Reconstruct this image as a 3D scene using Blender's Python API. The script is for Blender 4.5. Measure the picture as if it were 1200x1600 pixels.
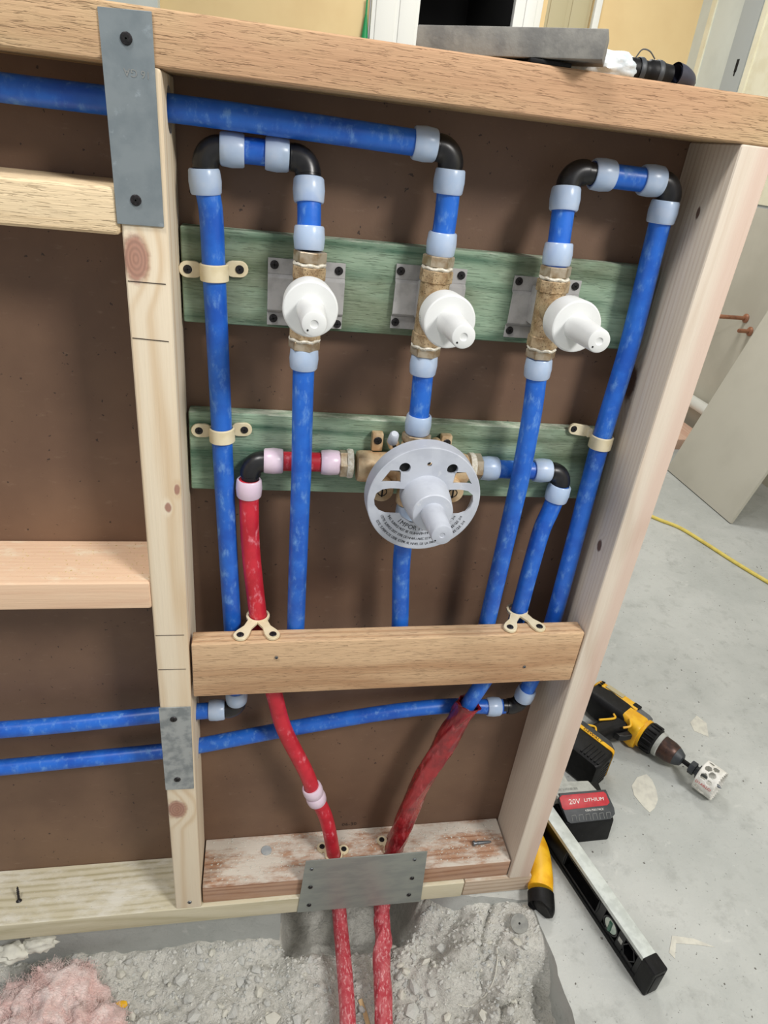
import bpy, bmesh, math, random
from mathutils import Vector as V, Matrix, noise as NZ
random.seed(11)
sc = bpy.context.scene
for o in list(bpy.data.objects): bpy.data.objects.remove(o)
COL = sc.collection
PI = math.pi

# ------------------------------------------------------------------ camera, world, lights, exposure
cd = bpy.data.cameras.new('camera'); cam = bpy.data.objects.new('camera', cd); COL.objects.link(cam)
cd.sensor_fit = 'VERTICAL'; cd.sensor_height = 24; cd.sensor_width = 18; cd.lens = 15.7435
cd.clip_start = .01; cd.clip_end = 60
cam.matrix_world = Matrix(((0.982555, -0.013272, -0.185501, 0.11673),
                           (-0.15496, 0.493093, -0.856065, -0.643012),
                           (0.10283, 0.869875, 0.482434, 1.120667),
                           (0, 0, 0, 1)))
sc.camera = cam
w = bpy.data.worlds.new('world'); sc.world = w; w.use_nodes = True
w.node_tree.nodes['Background'].inputs[0].default_value = (.97, .985, 1, 1)
w.node_tree.nodes['Background'].inputs[1].default_value = .4

def area(name, loc, target, sx, sy, watts, col=(1, .975, .94)):
    l = bpy.data.lights.new(name, 'AREA'); l.shape = 'RECTANGLE'; l.size = sx; l.size_y = sy
    l.energy = watts; l.color = col
    o = bpy.data.objects.new(name, l); COL.objects.link(o); o.location = loc
    o.rotation_euler = (V(target) - V(loc)).to_track_quat('-Z', 'Y').to_euler(); return o
area('ceiling_light_near', (1.45, -1.5, 2.5), (.35, 0, .5), .5, .5, 51)
area('ceiling_light_overhead', (-.42, -.52, 2.45), (.2, -.1, .4), .3, .3, 17)
area('added_fill_far', (1.1, 1.9, 2.5), (1.2, 2.3, 0), .6, .6, 28)  # added fill lamp to brighten the far room, no known fixture
vs = sc.view_settings; vs.view_transform = 'Standard'; vs.look = 'None'; vs.gamma = 1
vs.use_curve_mapping = False; vs.exposure = 0.0

# ------------------------------------------------------------------ helpers
def lin(c):
    def f(x):
        x /= 255.
        return x / 12.92 if x <= .04045 else ((x + .055) / 1.055) ** 2.4
    return (f(c[0]), f(c[1]), f(c[2]), 1)

ORG = {}
def thing(name, label, cat, loc=(0, 0, 0), rz=None, group=None):
    o = bpy.data.objects.new(name, None); COL.objects.link(o); o.location = loc
    o.empty_display_size = .02
    if rz is not None:
        o.rotation_euler = (0, 0, rz); ORG[o.name] = V((0, 0, 0))
    else: ORG[o.name] = V(loc)
    return tag(o, label, cat, group)
def tag(o, label, cat=None, group=None, kind=None):
    if label: o['label'] = label
    if cat: o['category'] = cat
    if group: o['group'] = group
    if kind: o['kind'] = kind
    return o

def basis(ax, ref=None):
    w = V(ax).normalized()
    r = V(ref) if ref else (V((0, 0, 1)) if abs(w.z) < .9 else V((1, 0, 0)))
    u = r.cross(w).normalized(); return u, w.cross(u), w

def catmull(pts, n=8):
    P = [V(p) for p in pts]; out = []
    for i in range(len(P) - 1):
        a = P[i - 1] if i else P[0] * 2 - P[1]
        b, c = P[i], P[i + 1]
        d = P[i + 2] if i + 2 < len(P) else P[-1] * 2 - P[-2]
        for k in range(n):
            t = k / n
            out.append(.5 * ((2 * b) + (c - a) * t + (2 * a - 5 * b + 4 * c - d) * t * t + (3 * b - a - 3 * c + d) * t ** 3))
    out.append(P[-1]); return out

class MB:
    def __init__(s): s.v = []; s.f = []; s.m = []
    def add(s, vs, fs, m=0):
        k = len(s.v); s.v += [V(p) for p in vs]; s.f += [[i + k for i in f] for f in fs]; s.m += [m] * len(fs); return s
    def hexa(s, p, m=0):          # p: bottom 4 ccw, top 4 ccw
        return s.add(p, [(3, 2, 1, 0), (4, 5, 6, 7), (0, 1, 5, 4), (1, 2, 6, 5), (2, 3, 7, 6), (3, 0, 4, 7)], m)
    def box(s, x0, x1, y0, y1, z0, z1, m=0):
        return s.hexa([(x0, y0, z0), (x1, y0, z0), (x1, y1, z0), (x0, y1, z0), (x0, y0, z1), (x1, y0, z1), (x1, y1, z1), (x0, y1, z1)], m)
    def tube(s, path, r, n=16, m=0, caps=True, sq=None, closed=False):
        P = [V(p) for p in path]; N = len(P); vs = []; fs = []
        T = [((P[(i + 1) % N] if closed else P[min(i + 1, N - 1)]) - (P[i - 1] if (i or closed) else P[0])).normalized() for i in range(N)]
        u, v, _ = basis(T[0])
        for i in range(N):
            if i:
                q = T[i - 1].rotation_difference(T[i]); u = q @ u; v = q @ v
            rr = r(i / (N - 1)) if callable(r) else (r[i] if isinstance(r, (list, tuple)) else r)
            a, b = (1, 1) if sq is None else sq
            for k in range(n):
                t = 2 * PI * k / n
                rk = rr(t) if callable(rr) else rr
                vs.append(P[i] + u * (rk * a * math.cos(t)) + v * (rk * b * math.sin(t)))
        for i in range(N if closed else N - 1):
            j = (i + 1) % N
            for k in range(n):
                fs.append((i * n + k, i * n + (k + 1) % n, j * n + (k + 1) % n, j * n + k))
        if caps and not closed: fs += [tuple(range(n - 1, -1, -1)), tuple(range((N - 1) * n, N * n))]
        return s.add(vs, fs, m)
    def lathe(s, prof, o, ax, n=24, m=0, ref=None, rot=0, sq=(1, 1)):
        u, v, w = basis(ax, ref); o = V(o); vs = []; fs = []
        for r, h in prof:
            for k in range(n):
                t = 2 * PI * k / n + rot
                vs.append(o + w * h + u * (r * sq[0] * math.cos(t)) + v * (r * sq[1] * math.sin(t)))
        for i in range(len(prof) - 1):
            for k in range(n): fs.append((i * n + k, i * n + (k + 1) % n, (i + 1) * n + (k + 1) % n, (i + 1) * n + k))
        op = prof[0] != prof[-1]
        if op and prof[0][0] > 1e-6: fs.append(tuple(range(n - 1, -1, -1)))
        if op and prof[-1][0] > 1e-6: fs.append(tuple(range((len(prof) - 1) * n, len(prof) * n)))
        return s.add(vs, fs, m)
    def prism(s, poly, o, u, v, h0, h1, m=0):
        o, u, v = V(o), V(u), V(v); w = u.cross(v).normalized(); n = len(poly)
        vs = [o + u * a + v * b + w * h0 for a, b in poly] + [o + u * a + v * b + w * h1 for a, b in poly]
        fs = [tuple(range(n - 1, -1, -1)), tuple(range(n, 2 * n))] + [(k, (k + 1) % n, n + (k + 1) % n, n + k) for k in range(n)]
        return s.add(vs, fs, m)
    def mesh(s, name, bevel=0, seg=2, angle=35, sub=0, rec=True):
        me = bpy.data.meshes.new(name); me.from_pydata([tuple(p) for p in s.v], [], s.f)
        for p, mi in zip(me.polygons, s.m): p.material_index = mi
        bm = bmesh.new(); bm.from_mesh(me)
        if rec: bmesh.ops.recalc_face_normals(bm, faces=bm.faces)
        if bevel:
            ed = [e for e in bm.edges if len(e.link_faces) == 2 and e.calc_face_angle(0) > .5]
            bmesh.ops.bevel(bm, geom=ed, offset=bevel, segments=seg, profile=.6, affect='EDGES', clamp_overlap=True)
        bm.to_mesh(me); bm.free()
        if angle:
            me.polygons.foreach_set('use_smooth', [True] * len(me.polygons)); me.set_sharp_from_angle(angle=math.radians(angle))
        return me
    def build(s, name, mat, parent=None, **k):
        if parent is not None: org = ORG[parent.name]
        else:
            xs = [p.x for p in s.v]; ys = [p.y for p in s.v]; zs = [p.z for p in s.v]
            org = V(((min(xs) + max(xs)) / 2, (min(ys) + max(ys)) / 2, min(zs)))
        s.v = [p - org for p in s.v]
        me = s.mesh(name, **k)
        for m in (mat if isinstance(mat, (list, tuple)) else [mat]): me.materials.append(m)
        return link(name, me, org, parent)
def link(name, me, org, parent=None):
    o = bpy.data.objects.new(name, me); COL.objects.link(o); ORG[o.name] = V(org)
    if parent is not None: o.parent = parent
    else: o.location = org
    return o
def struct(o, label=None): return tag(o, label, None, None, 'structure')

_txt = {}
def glyphs(body, size):
    cu = bpy.data.curves.new('t', 'FONT'); cu.body = body; cu.size = size; cu.resolution_u = 2
    cu.align_x = 'CENTER'; cu.align_y = 'CENTER'
    ob = bpy.data.objects.new('t', cu); COL.objects.link(ob)
    dg = bpy.context.evaluated_depsgraph_get()
    me = bpy.data.meshes.new_from_object(ob.evaluated_get(dg))
    vs = [v.co.copy() for v in me.vertices]; fs = [tuple(p.vertices) for p in me.polygons]
    bpy.data.objects.remove(ob); bpy.data.curves.remove(cu); bpy.data.meshes.remove(me)
    return vs, fs
def lettering(mb, body, size, o, u, v, m=0, sx=1, fit=None):
    vs, fs = glyphs(body, size)
    if fit:
        wd = max(p.x for p in vs) - min(p.x for p in vs); sx = fit / wd
    o, u, v = V(o), V(u).normalized(), V(v).normalized()
    mb.add([o + u * (p.x * sx) + v * p.y for p in vs], fs, m); return mb

# ------------------------------------------------------------------ materials
class NT:
    def __init__(s, name):
        s.mat = bpy.data.materials.new(name); s.mat.use_nodes = True; s.t = s.mat.node_tree
        s.b = s.t.nodes['Principled BSDF']; s.co = s.t.nodes.new('ShaderNodeTexCoord').outputs['Object']
    def put(s, sock, val):
        if isinstance(val, bpy.types.NodeSocket): s.t.links.new(val, sock)
        elif val is not None: sock.default_value = val
    def n(s, typ, ins=None, out=0, **at):
        nd = s.t.nodes.new('ShaderNode' + typ)
        for k, v in at.items(): setattr(nd, k, v)
        for k, v in (ins or {}).items(): s.put(nd.inputs[k], v)
        return nd.outputs[out]
    def math(s, op, a, b=None, c=None, clamp=False):
        return s.n('Math', {i: x for i, x in enumerate((a, b, c)) if x is not None}, operation=op, use_clamp=clamp)
    def scale(s, vec, k): return s.n('VectorMath', {0: vec, 1: k}, operation='MULTIPLY')
    def noise(s, vec, scale=1, detail=4, rough=.55, dist=0):
        return s.n('TexNoise', {'Vector': vec, 'Scale': scale, 'Detail': detail, 'Roughness': rough, 'Distortion': dist})
    def ramp(s, x, lo, hi, a=0., b=1.):
        return s.n('MapRange', {'Value': x, 'From Min': lo, 'From Max': hi, 'To Min': a, 'To Max': b}, interpolation_type='SMOOTHSTEP')
    def mix(s, f, a, b, blend='MIX'):
        nd = s.t.nodes.new('ShaderNodeMix'); nd.data_type = 'RGBA'; nd.blend_type = blend
        s.put(nd.inputs[0], f); s.put(nd.inputs[6], a); s.put(nd.inputs[7], b); return nd.outputs[2]
    def bump(s, h, strength, dist):
        s.put(s.b.inputs['Normal'], s.n('Bump', {'Height': h, 'Strength': strength, 'Distance': dist}))
    def set(s, **k):
        for a, v in k.items(): s.put(s.b.inputs[a.replace('_', ' ')], v)
        return s

def mat(name, c, rough=.5, metal=0, c2=None, sc1=40, lo=.4, hi=.65, st=(1, 1, 1), c3=None, sc3=120, lo3=.6, hi3=.7, st3=(1, 1, 1),
        bump=0, bsc=200, bst=(1, 1, 1), bd=.001, r2=None, **kw):
    t = NT(name); col = lin(c)
    if c2:
        f = t.ramp(t.noise(t.scale(t.co, st), sc1, 5), lo, hi); col = t.mix(f, col, lin(c2))
    rg = rough
    if c3:
        f3 = t.ramp(t.noise(t.scale(t.co, st3), sc3, 6, .65), lo3, hi3); col = t.mix(f3, col, lin(c3))
        if r2 is not None: rg = t.math('MULTIPLY_ADD', f3, r2 - rough, rough)
    t.set(Base_Color=col, Roughness=rg, Metallic=metal)
    if bump: t.bump(t.noise(t.scale(t.co, bst), bsc, 6), bump, bd)
    for k, v in kw.items(): t.put(t.b.inputs[k.replace('_', ' ')], v)
    return t.mat

def wood(name, light, dark, axis=0, ring=.007, center=(.03, -.05), wob=.014, rough=0., knots=(), stain=None, fib=.35, seed=0, dust=None, contrast=.75, knotcol=(120, 72, 60), band=None):
    """axis = grain direction; rings around a line parallel to it; knots = (x,y,z,r along grain,r across)"""
    t = NT(name)
    co = t.n('VectorMath', {0: t.co, 1: (seed * 1.37, seed * .71, seed * 2.1)}, operation='ADD')
    along = [.16, .16, .16]; along = [1, 1, 1]; along[axis] = .12
    lowv = t.scale(co, along)
    wobn = t.noise(lowv, 14, 2, .5)
    sep = t.t.nodes.new('ShaderNodeSeparateXYZ'); t.put(sep.inputs[0], t.co)
    ot = [sep.outputs[i] for i in range(3) if i != axis]
    a = t.math('SUBTRACT', ot[0], center[0]); b = t.math('SUBTRACT', ot[1], center[1])
    r = t.math('SQRT', t.math('ADD', t.math('MULTIPLY', a, a), t.math('MULTIPLY', b, b)))
    r = t.math('MULTIPLY_ADD', wobn, wob * 2, r)
    kd = None
    for kx, ky, kz, ra, rc in knots:
        sv = [1 / rc] * 3; sv[axis] = 1 / ra
        d = t.n('VectorMath', {0: t.scale(t.n('VectorMath', {0: t.co, 1: (kx, ky, kz)}, operation='SUBTRACT'), sv)}, out=1, operation='LENGTH')
        r = t.math('MULTIPLY_ADD', t.ramp(d, 0, 2.6, 1, 0), rc * 1.6, r)
        kd = d if kd is None else t.math('MINIMUM', kd, d)
    s = t.math('MULTIPLY_ADD', t.math('SINE', t.math('MULTIPLY', r, 2 * PI / ring)), .5, .5)
    s = t.math('POWER', s, 2.2)
    s = t.math('MULTIPLY', s, t.ramp(t.noise(lowv, 9, 2), .3, .7, .25, 1))
    along2 = [1, 1, 1]; along2[axis] = .035
    fv = t.scale(co, along2)
    fine = t.noise(fv, 420, 3, .6)
    g = t.math('ADD', t.math('MULTIPLY', s, contrast), t.math('MULTIPLY', t.math('SUBTRACT', fine, .5), fib * 2), clamp=True)
    col = t.mix(g, lin(light), lin(dark))
    h = t.math('MULTIPLY_ADD', g, -.3, fine)
    if rough:
        al3 = [1, 1, 1]; al3[axis] = .07
        chk = t.ramp(t.noise(t.scale(co, al3), 820, 2, .6, .5), .55, .7)
        col = t.mix(t.math('MULTIPLY', chk, rough), col, lin([x * .72 for x in dark])); h = t.math('MULTIPLY_ADD', chk, -1.2, h)
    if band:
        cn = sep.outputs[band[0]]; cn = t.math('MULTIPLY_ADD', t.noise(lowv, 30, 2), .012, cn)
        col = t.mix(t.math('MULTIPLY', t.ramp(cn, band[1], band[2]), band[4]), col, lin(band[3]))
    if stain:
        sc_, lo, hi, amt = stain[1:]
        col = t.mix(t.math('MULTIPLY', t.ramp(t.noise(t.scale(co, [1 if i != axis else .35 for i in range(3)]), sc_, 4), lo, hi), amt), col, lin(stain[0]))
    if kd is not None:
        rings = t.math('MULTIPLY_ADD', t.math('SINE', t.math('MULTIPLY', kd, 26)), .18, .82)
        kc = t.mix(rings, lin([x * .55 for x in knotcol]), lin(knotcol))
        wobk = t.math('MULTIPLY_ADD', t.noise(co, 160, 3), .5, kd)
        col = t.mix(t.ramp(wobk, .95, 1.45, .9, 0), col, kc)
    if dust:
        geo = t.n('NewGeometry', out=1); nz = t.t.nodes.new('ShaderNodeSeparateXYZ'); t.put(nz.inputs[0], geo)
        up = t.ramp(nz.outputs[2], .3, .9, .12, 1)
        col = t.mix(t.math('MULTIPLY', t.ramp(t.noise(t.scale(co, [1 if i != axis else .4 for i in range(3)]), dust[1], 8, .7), dust[2], dust[3]), up), col, lin(dust[0]))
    t.set(Base_Color=col, Roughness=.72); t.bump(h, .35 if not rough else .55, .0012); t.b.inputs['Specular IOR Level'].default_value = .25
    return t.mat

M = {}
M['blue'] = mat('blue_pex', (36, 106, 206), .36, c2=(24, 84, 184), sc1=30, lo=.35, hi=.7, c3=(116, 164, 222), sc3=110, lo3=.5, hi3=.82, st3=(1, 1, .5), r2=.7, bump=.15, bsc=180)
M['red'] = mat('red_pex', (204, 40, 58), .42, c2=(182, 28, 46), sc1=26, c3=(228, 136, 148), sc3=110, lo3=.54, hi3=.76, st3=(1, 1, .5), r2=.8, bump=.15)
M['red_dusty'] = mat('red_dusty_film', (176, 56, 68), .5, c2=(190, 92, 98), sc1=60, lo=.4, hi=.65, c3=(218, 158, 160), sc3=330, lo3=.5, hi3=.68, st3=(1, .4, .4), r2=.8, bump=.5, bsc=120, bd=.002)
M['film'] = mat('red_film', (158, 30, 38), .2, c2=(120, 16, 26), sc1=40, c3=(206, 92, 98), sc3=60, lo3=.56, hi3=.76, st3=(1, 1, .3), bump=.9, bsc=70, bst=(1, 1, .3), bd=.005, Coat_Weight=.6)
M['ring'] = mat('clear_blue_ring', (194, 215, 242), .28, c2=(206, 222, 244), sc1=60, Alpha=.68)
M['ring'].node_tree.nodes['Principled BSDF'].inputs['Subsurface Weight'].default_value = .0
M['ring_pink'] = mat('clear_pink_ring', (236, 214, 232), .28, c2=(240, 222, 236), sc1=60, Alpha=.78)
M['black'] = mat('black_plastic', (22, 22, 24), .32, c2=(34, 34, 36), sc1=50, c3=(110, 108, 104), sc3=90, lo3=.66, hi3=.8, r2=.7)
M['blackrub'] = mat('black_rubber', (12, 12, 13), .5, c2=(20, 20, 22), sc1=80, c3=(130, 128, 122), sc3=320, lo3=.68, hi3=.74, r2=.9, bump=.2, Specular_IOR_Level=.25)
M['jet'] = mat('glossy_black', (8, 8, 10), .3, c2=(14, 14, 16), sc1=60, c3=(120, 118, 112), sc3=240, lo3=.7, hi3=.76, r2=.9, Specular_IOR_Level=.35)
M['brass'] = mat('brass', (192, 170, 136), .45, .25, c2=(158, 132, 98), sc1=90, lo=.4, hi=.65, c3=(98, 78, 56), sc3=620, lo3=.53, hi3=.66, bump=.4, bsc=500)
M['brass2'] = mat('cast_brass', (214, 190, 154), .45, .25, c2=(188, 156, 118), sc1=60, c3=(140, 100, 64), sc3=300, lo3=.6, hi3=.75, bump=.3, bsc=300)
M['nickel'] = mat('dull_nickel', (186, 174, 154), .38, .4, c2=(150, 128, 98), sc1=80)
M['ptfe'] = mat('thread_tape', (222, 218, 206), .7, c2=(196, 188, 168), sc1=300, bump=.8, bsc=400)
M['white'] = mat('white_plastic', (226, 228, 227), .38, c2=(220, 222, 221), sc1=30)
M['guard'] = mat('grey_guard_plastic', (190, 195, 205), .42, c2=(178, 183, 194), sc1=40, c3=(210, 212, 216), sc3=60, lo3=.62, hi3=.75)
M['ink'] = mat('printed_ink', (26, 27, 34), .6)
M['steel'] = mat('galvanised_plate', (136, 145, 149), .42, .3, c2=(122, 132, 137), sc1=30, c3=(150, 160, 166), sc3=90, lo3=.6, hi3=.72, bump=.08)
M['steel2'] = mat('weathered_galvanised_plate', (164, 168, 168), .5, .25, c2=(128, 134, 136), sc1=60, c3=(168, 150, 128), sc3=35, lo3=.6, hi3=.75)
M['steel3'] = mat('satin_steel_plate', (150, 155, 149), .38, .35, c2=(138, 144, 140), sc1=22, st=(1, 1, 3))
M['bracket'] = mat('aluminium_bracket', (182, 181, 180), .45, .15, c2=(160, 159, 158), sc1=50)
M['screw'] = mat('black_screw', (30, 28, 30), .4, .3, c2=(48, 44, 46), sc1=300)
M['dark'] = mat('recess_shade_and_print', (6, 6, 6), .8)  # near-black stands in for shade in recesses and holes; also black print
M['zinc'] = mat('zinc_screw', (120, 124, 128), .4, .7)
M['cream'] = mat('cream_plastic', (228, 216, 184), .45, c2=(218, 204, 168), sc1=60)
def hardboard():
    t = NT('brown_hardboard')
    c = t.mix(t.ramp(t.noise(t.co, 6, 4), .3, .7), lin((122, 95, 75)), lin((104, 79, 63)))
    c = t.mix(t.ramp(t.noise(t.scale(t.co, (1, 1, 3)), 45, 6, .7), .58, .8, 0, .5), c, lin((146, 124, 104)))
    c = t.mix(t.ramp(t.noise(t.co, 170, 2, .5), .72, .75, 0, .85), c, lin((48, 36, 32)))
    t.set(Base_Color=c, Roughness=.55); t.bump(t.noise(t.co, 300, 4), .15, .001); return t.mat
M['panel'] = hardboard()
M['stamp'] = mat('stamped_print', (52, 40, 34), .7)
M['stone'] = mat('grey_stone', (138, 136, 130), .75, c2=(114, 113, 110), sc1=40, c3=(140, 138, 132), sc3=110, lo3=.6, hi3=.75, bump=.5, bsc=200)
M['bag'] = mat('white_plastic_film', (226, 232, 234), .3, c2=(196, 206, 212), sc1=60, bump=.5, bsc=60, bd=.003)
M['yellow'] = mat('yellow_plastic', (238, 186, 38), .45, c2=(222, 160, 22), sc1=40, c3=(190, 160, 90), sc3=120, lo3=.66, hi3=.8)
M['grey'] = mat('grey_plastic', (96, 98, 100), .5, c2=(80, 82, 84), sc1=60)
M['lgrey'] = mat('light_grey_plastic', (176, 178, 172), .55, c2=(160, 162, 156), sc1=70)
M['dgrey'] = mat('dark_grey_plastic', (58, 62, 66), .5, c2=(48, 52, 56), sc1=80, c3=(120, 118, 112), sc3=300, lo3=.68, hi3=.78)
M['redp'] = mat('red_label', (196, 40, 52), .5, c2=(178, 30, 44), sc1=60)
M['paint'] = mat('white_print', (236, 234, 228), .6)
M['redprint'] = mat('red_print', (190, 40, 44), .6)
M['linep'] = mat('grey_print', (132, 134, 132), .6)
M['alu'] = mat('brushed_aluminium', (206, 212, 208), .45, .25, c2=(188, 194, 190), sc1=60, c3=(150, 152, 148), sc3=160, lo3=.64, hi3=.75)
M['brownmetal'] = mat('brown_worn_metal', (84, 62, 54), .4, .6, c2=(64, 52, 50), sc1=90, c3=(110, 96, 88), sc3=120)
M['sawwhite'] = mat('white_enamel', (226, 224, 218), .5, c2=(206, 204, 196), sc1=70)
M['vial'] = mat('vial_glass', (200, 208, 196), .1, c2=(170, 190, 176), sc1=60, Coat_Weight=.8)
M['vialliq'] = mat('vial_fluid', (70, 110, 92), .1)
M['copper'] = mat('copper_tube', (168, 118, 90), .4, .3, c2=(146, 98, 74), sc1=40)
M['pvc'] = mat('white_pvc', (226, 228, 222), .45)
M['cord'] = mat('yellow_cord', (216, 196, 96), .6, c2=(200, 178, 84), sc1=40)
M['green'] = mat('green_strip', (20, 140, 80), .5)
M['beige'] = mat('beige_paint', (226, 200, 150), .8, c2=(220, 192, 142), sc1=3)
M['greige'] = mat('grey_drywall', (192, 188, 174), .85, c2=(184, 180, 166), sc1=4)
M['paleg'] = mat('pale_grey_board', (206, 212, 206), .8, c2=(198, 204, 198), sc1=5)
M['midg'] = mat('mid_grey_jamb', (168, 174, 174), .8)
M['mud'] = mat('cream_joint_mud', (228, 224, 200), .8, c2=(220, 214, 186), sc1=12)
M['trimw'] = mat('white_trim_paint', (222, 222, 216), .6)
M['khaki'] = mat('khaki_door', (178, 168, 134), .7)
M['void'] = mat('painted_darkness', (10, 10, 11), .9)  # near-black colour stands in for missing light in doorway and latch slot
M['chip'] = mat('sawdust', (214, 192, 148), .9, c2=(190, 164, 118), sc1=300)
M['pale'] = mat('pale_plaster', (206, 204, 192), .9, c2=(192, 190, 180), sc1=60)

def concrete():
    t = NT('concrete_floor')
    n1 = t.noise(t.co, 3.2, 6, .6); n2 = t.noise(t.co, 22, 8, .68); n3 = t.noise(t.co, 130, 5, .6)
    c = t.mix(t.ramp(n1, .3, .7), lin((168, 171, 167)), lin((188, 190, 186)))
    c = t.mix(t.ramp(n2, .5, .72, 0, .7), c, lin((158, 160, 156)))
    c = t.mix(t.ramp(t.noise(t.scale(t.co, (1, 2.2, 1)), 9, 6, .7, 1.2), .58, .72, 0, .6), c, lin((198, 199, 194)))
    c = t.mix(t.ramp(n3, .66, .74, 0, .65), c, lin((104, 104, 100)))
    scr = t.ramp(t.noise(t.n('VectorRotate', {'Vector': t.scale(t.co, (1, 1, 1)), 'Angle': .6}, rotation_type='Z_AXIS'), 75, 4, .7, 2.5), .62, .7, 0, .5)
    c = t.mix(scr, c, lin((126, 127, 124)))
    t.set(Base_Color=c, Roughness=.75)
    t.bump(t.math('MULTIPLY_ADD', n2, .7, t.math('MULTIPLY', n3, .5)), .5, .003); t.b.inputs['Specular IOR Level'].default_value = .3
    return t.mat
M['floor'] = concrete()
def dirt():
    t = NT('broken_concrete_dust')
    n2 = t.noise(t.co, 16, 8, .7); n3 = t.noise(t.co, 140, 8, .7); n4 = t.noise(t.co, 420, 3, .6)
    c = t.mix(t.ramp(n2, .35, .68), lin((206, 204, 195)), lin((230, 228, 220)))
    c = t.mix(t.ramp(n3, .48, .66, 0, .45), c, lin((160, 159, 152)))
    c = t.mix(t.ramp(n4, .6, .7, 0, .5), c, lin((206, 204, 194)))
    t.set(Base_Color=c, Roughness=.92)
    t.bump(t.math('MULTIPLY_ADD', n3, 1., t.math('MULTIPLY', n4, .4)), 1., .0055); t.b.inputs['Specular IOR Level'].default_value = .15
    return t.mat
M['dirt'] = dirt()
M['rock'] = mat('concrete_crumb', (206, 205, 198), .92, c2=(180, 182, 179), sc1=18, c3=(216, 214, 206), sc3=160, lo3=.55, hi3=.7, bump=.5, bsc=300)
def pinkwool():
    t = NT('pink_fibreglass')
    n = t.noise(t.co, 30, 6, .65, .8); n2 = t.noise(t.scale(t.co, (1, 3, 1)), 220, 4, .6, 1)
    c = t.mix(t.ramp(n, .35, .65), lin((234, 196, 188)), lin((246, 226, 220)))
    c = t.mix(t.ramp(n2, .55, .7, 0, .5), c, lin((208, 148, 142)))
    t.set(Base_Color=c, Roughness=.95); t.bump(n2, .8, .004); t.b.inputs['Sheen Weight'].default_value = .4
    return t.mat
M['pink'] = pinkwool()

def screwhead(parent, o, n, r=.0042, mm=None, name='screw', shaft=.006):
    mb = MB(); o = V(o); n = V(n).normalized()
    mb.lathe([(r * .35, -shaft), (r * .5, -.001), (r * .97, 0), (r, .0004), (r * .86, .0012), (r * .2, .0015)], o, n, 14)
    u, v, w_ = basis(n); a = random.uniform(0, PI / 2); uu = u * math.cos(a) + v * math.sin(a); vv = n.cross(uu)
    for p, q in ((uu, vv), (vv, uu)):  # raised dark cross painted for the shaded drive recess
        c = o + n * .00125
        mb.add([c + p * r * .62 + q * r * .14, c - p * r * .62 + q * r * .14, c - p * r * .62 - q * r * .14, c + p * r * .62 - q * r * .14,
                c + n * .0004 + p * r * .6 + q * r * .13, c + n * .0004 - p * r * .6 + q * r * .13, c + n * .0004 - p * r * .6 - q * r * .13, c + n * .0004 + p * r * .6 - q * r * .13],
               [(0, 1, 2, 3), (4, 5, 6, 7), (0, 1, 5, 4), (1, 2, 6, 5), (2, 3, 7, 6), (3, 0, 4, 7)], 1)
    return mb.build(name, [mm or M['screw'], M['dark']], parent)

# ------------------------------------------------------------------ floor, trench, background walls
def jag(pts, step, amp, seed):
    out = []
    for i in range(len(pts) - 1):
        a, b = V((*pts[i], 0)), V((*pts[i + 1], 0)); n = max(1, int((b - a).length / step)); d = (b - a).normalized(); nn = V((-d.y, d.x, 0))
        for k in range(n):
            p = a.lerp(b, k / n); q = p + nn * (amp * NZ.noise(V((p.x * 40 + seed, p.y * 40, seed))) if (i or k) else 0); out.append((q.x, q.y))
    out.append(pts[-1]); return out
front = jag([(-1.7, .02), (.163, .021)], .02, .002, 3)[:-1] + jag([(.165, .022), (.178, .15), (.39, .16), (.415, .04), (.455, .006), (.52, -.006), (.586, -.014)], .012, .007, 5)[:-1] \
    + jag([(.588, -.016), (.594, -.06), (.597, -.1), (.594, -.2), (.6, -.5), (.61, -2.2)], .012, .006, 9)
poly = front + [(2.5, -2.2), (2.5, 4.4), (-1.7, 4.4)]
mb = MB(); mb.prism(poly, (0, 0, 0), (1, 0, 0), (0, 1, 0), -.22, 0)
me_floor = mb.build('floor', M['floor'], rec=True, angle=30); struct(me_floor, 'pale grey dusty concrete slab floor cut open below the wall')

def sstep(a, b, x):
    t = min(1, max(0, (x - a) / (b - a))); return t * t * (3 - 2 * t)
def gz(x, y):
    p = V((x, y, 0))
    n1 = NZ.fractal(p * 9, 1., 2.1, 4); n2 = NZ.fractal(p * 48 + V((3, 1, 0)), .8, 2.2, 4)
    base = -.108 + .014 * n1 + .0035 * n2
    base += .02 * math.exp(-((x - .21) / .05) ** 2 - ((y + .05) / .06) ** 2)
    base -= .012 * abs(NZ.fractal(p * 26 + V((7, 2, 0)), .9, 2.1, 3))
    t = sstep(.37, .5, x + .04 * NZ.noise(p * 14) + max(0, -y - .06) * -.35)
    vd = NZ.voronoi(V((x * 16, y * 16, .3)))[0]; ch = vd[1] - vd[0]
    right = -.014 - .2 * max(0, -y - .02) - .016 * max(0, .12 - ch) / .12 + .014 * n1 + .005 * n2
    q_ = right / .011; fl = math.floor(q_); right = .35 * right + .65 * .011 * (fl + sstep(.55, .95, q_ - fl))
    right -= .045 * math.exp(-((x - .578) / .02) ** 2) * sstep(.08, .14, -y)
    near = sstep(.5, .585, x) * (1 - sstep(.07, .13, -y)); right = right * (1 - near) + (-.005 - .05 * max(0, .59 - x) + .003 * n2) * near
    right = max(right, base - .02)
    z = base * (1 - t) + right * t
    z += .010 * sstep(-.012, .012, y) * (1 - sstep(.15, .17, x))
    cav = sstep(.165, .185, x) * (1 - sstep(.37, .42, x)) * sstep(-.02, .02, y)
    return min(z - .1 * cav, -.004 if y < .03 else -.02)
def axis_pts(segs):
    out = []
    for a, b, n in segs: out += [a + (b - a) * k / n for k in range(n)]
    return out + [segs[-1][1]]
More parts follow.
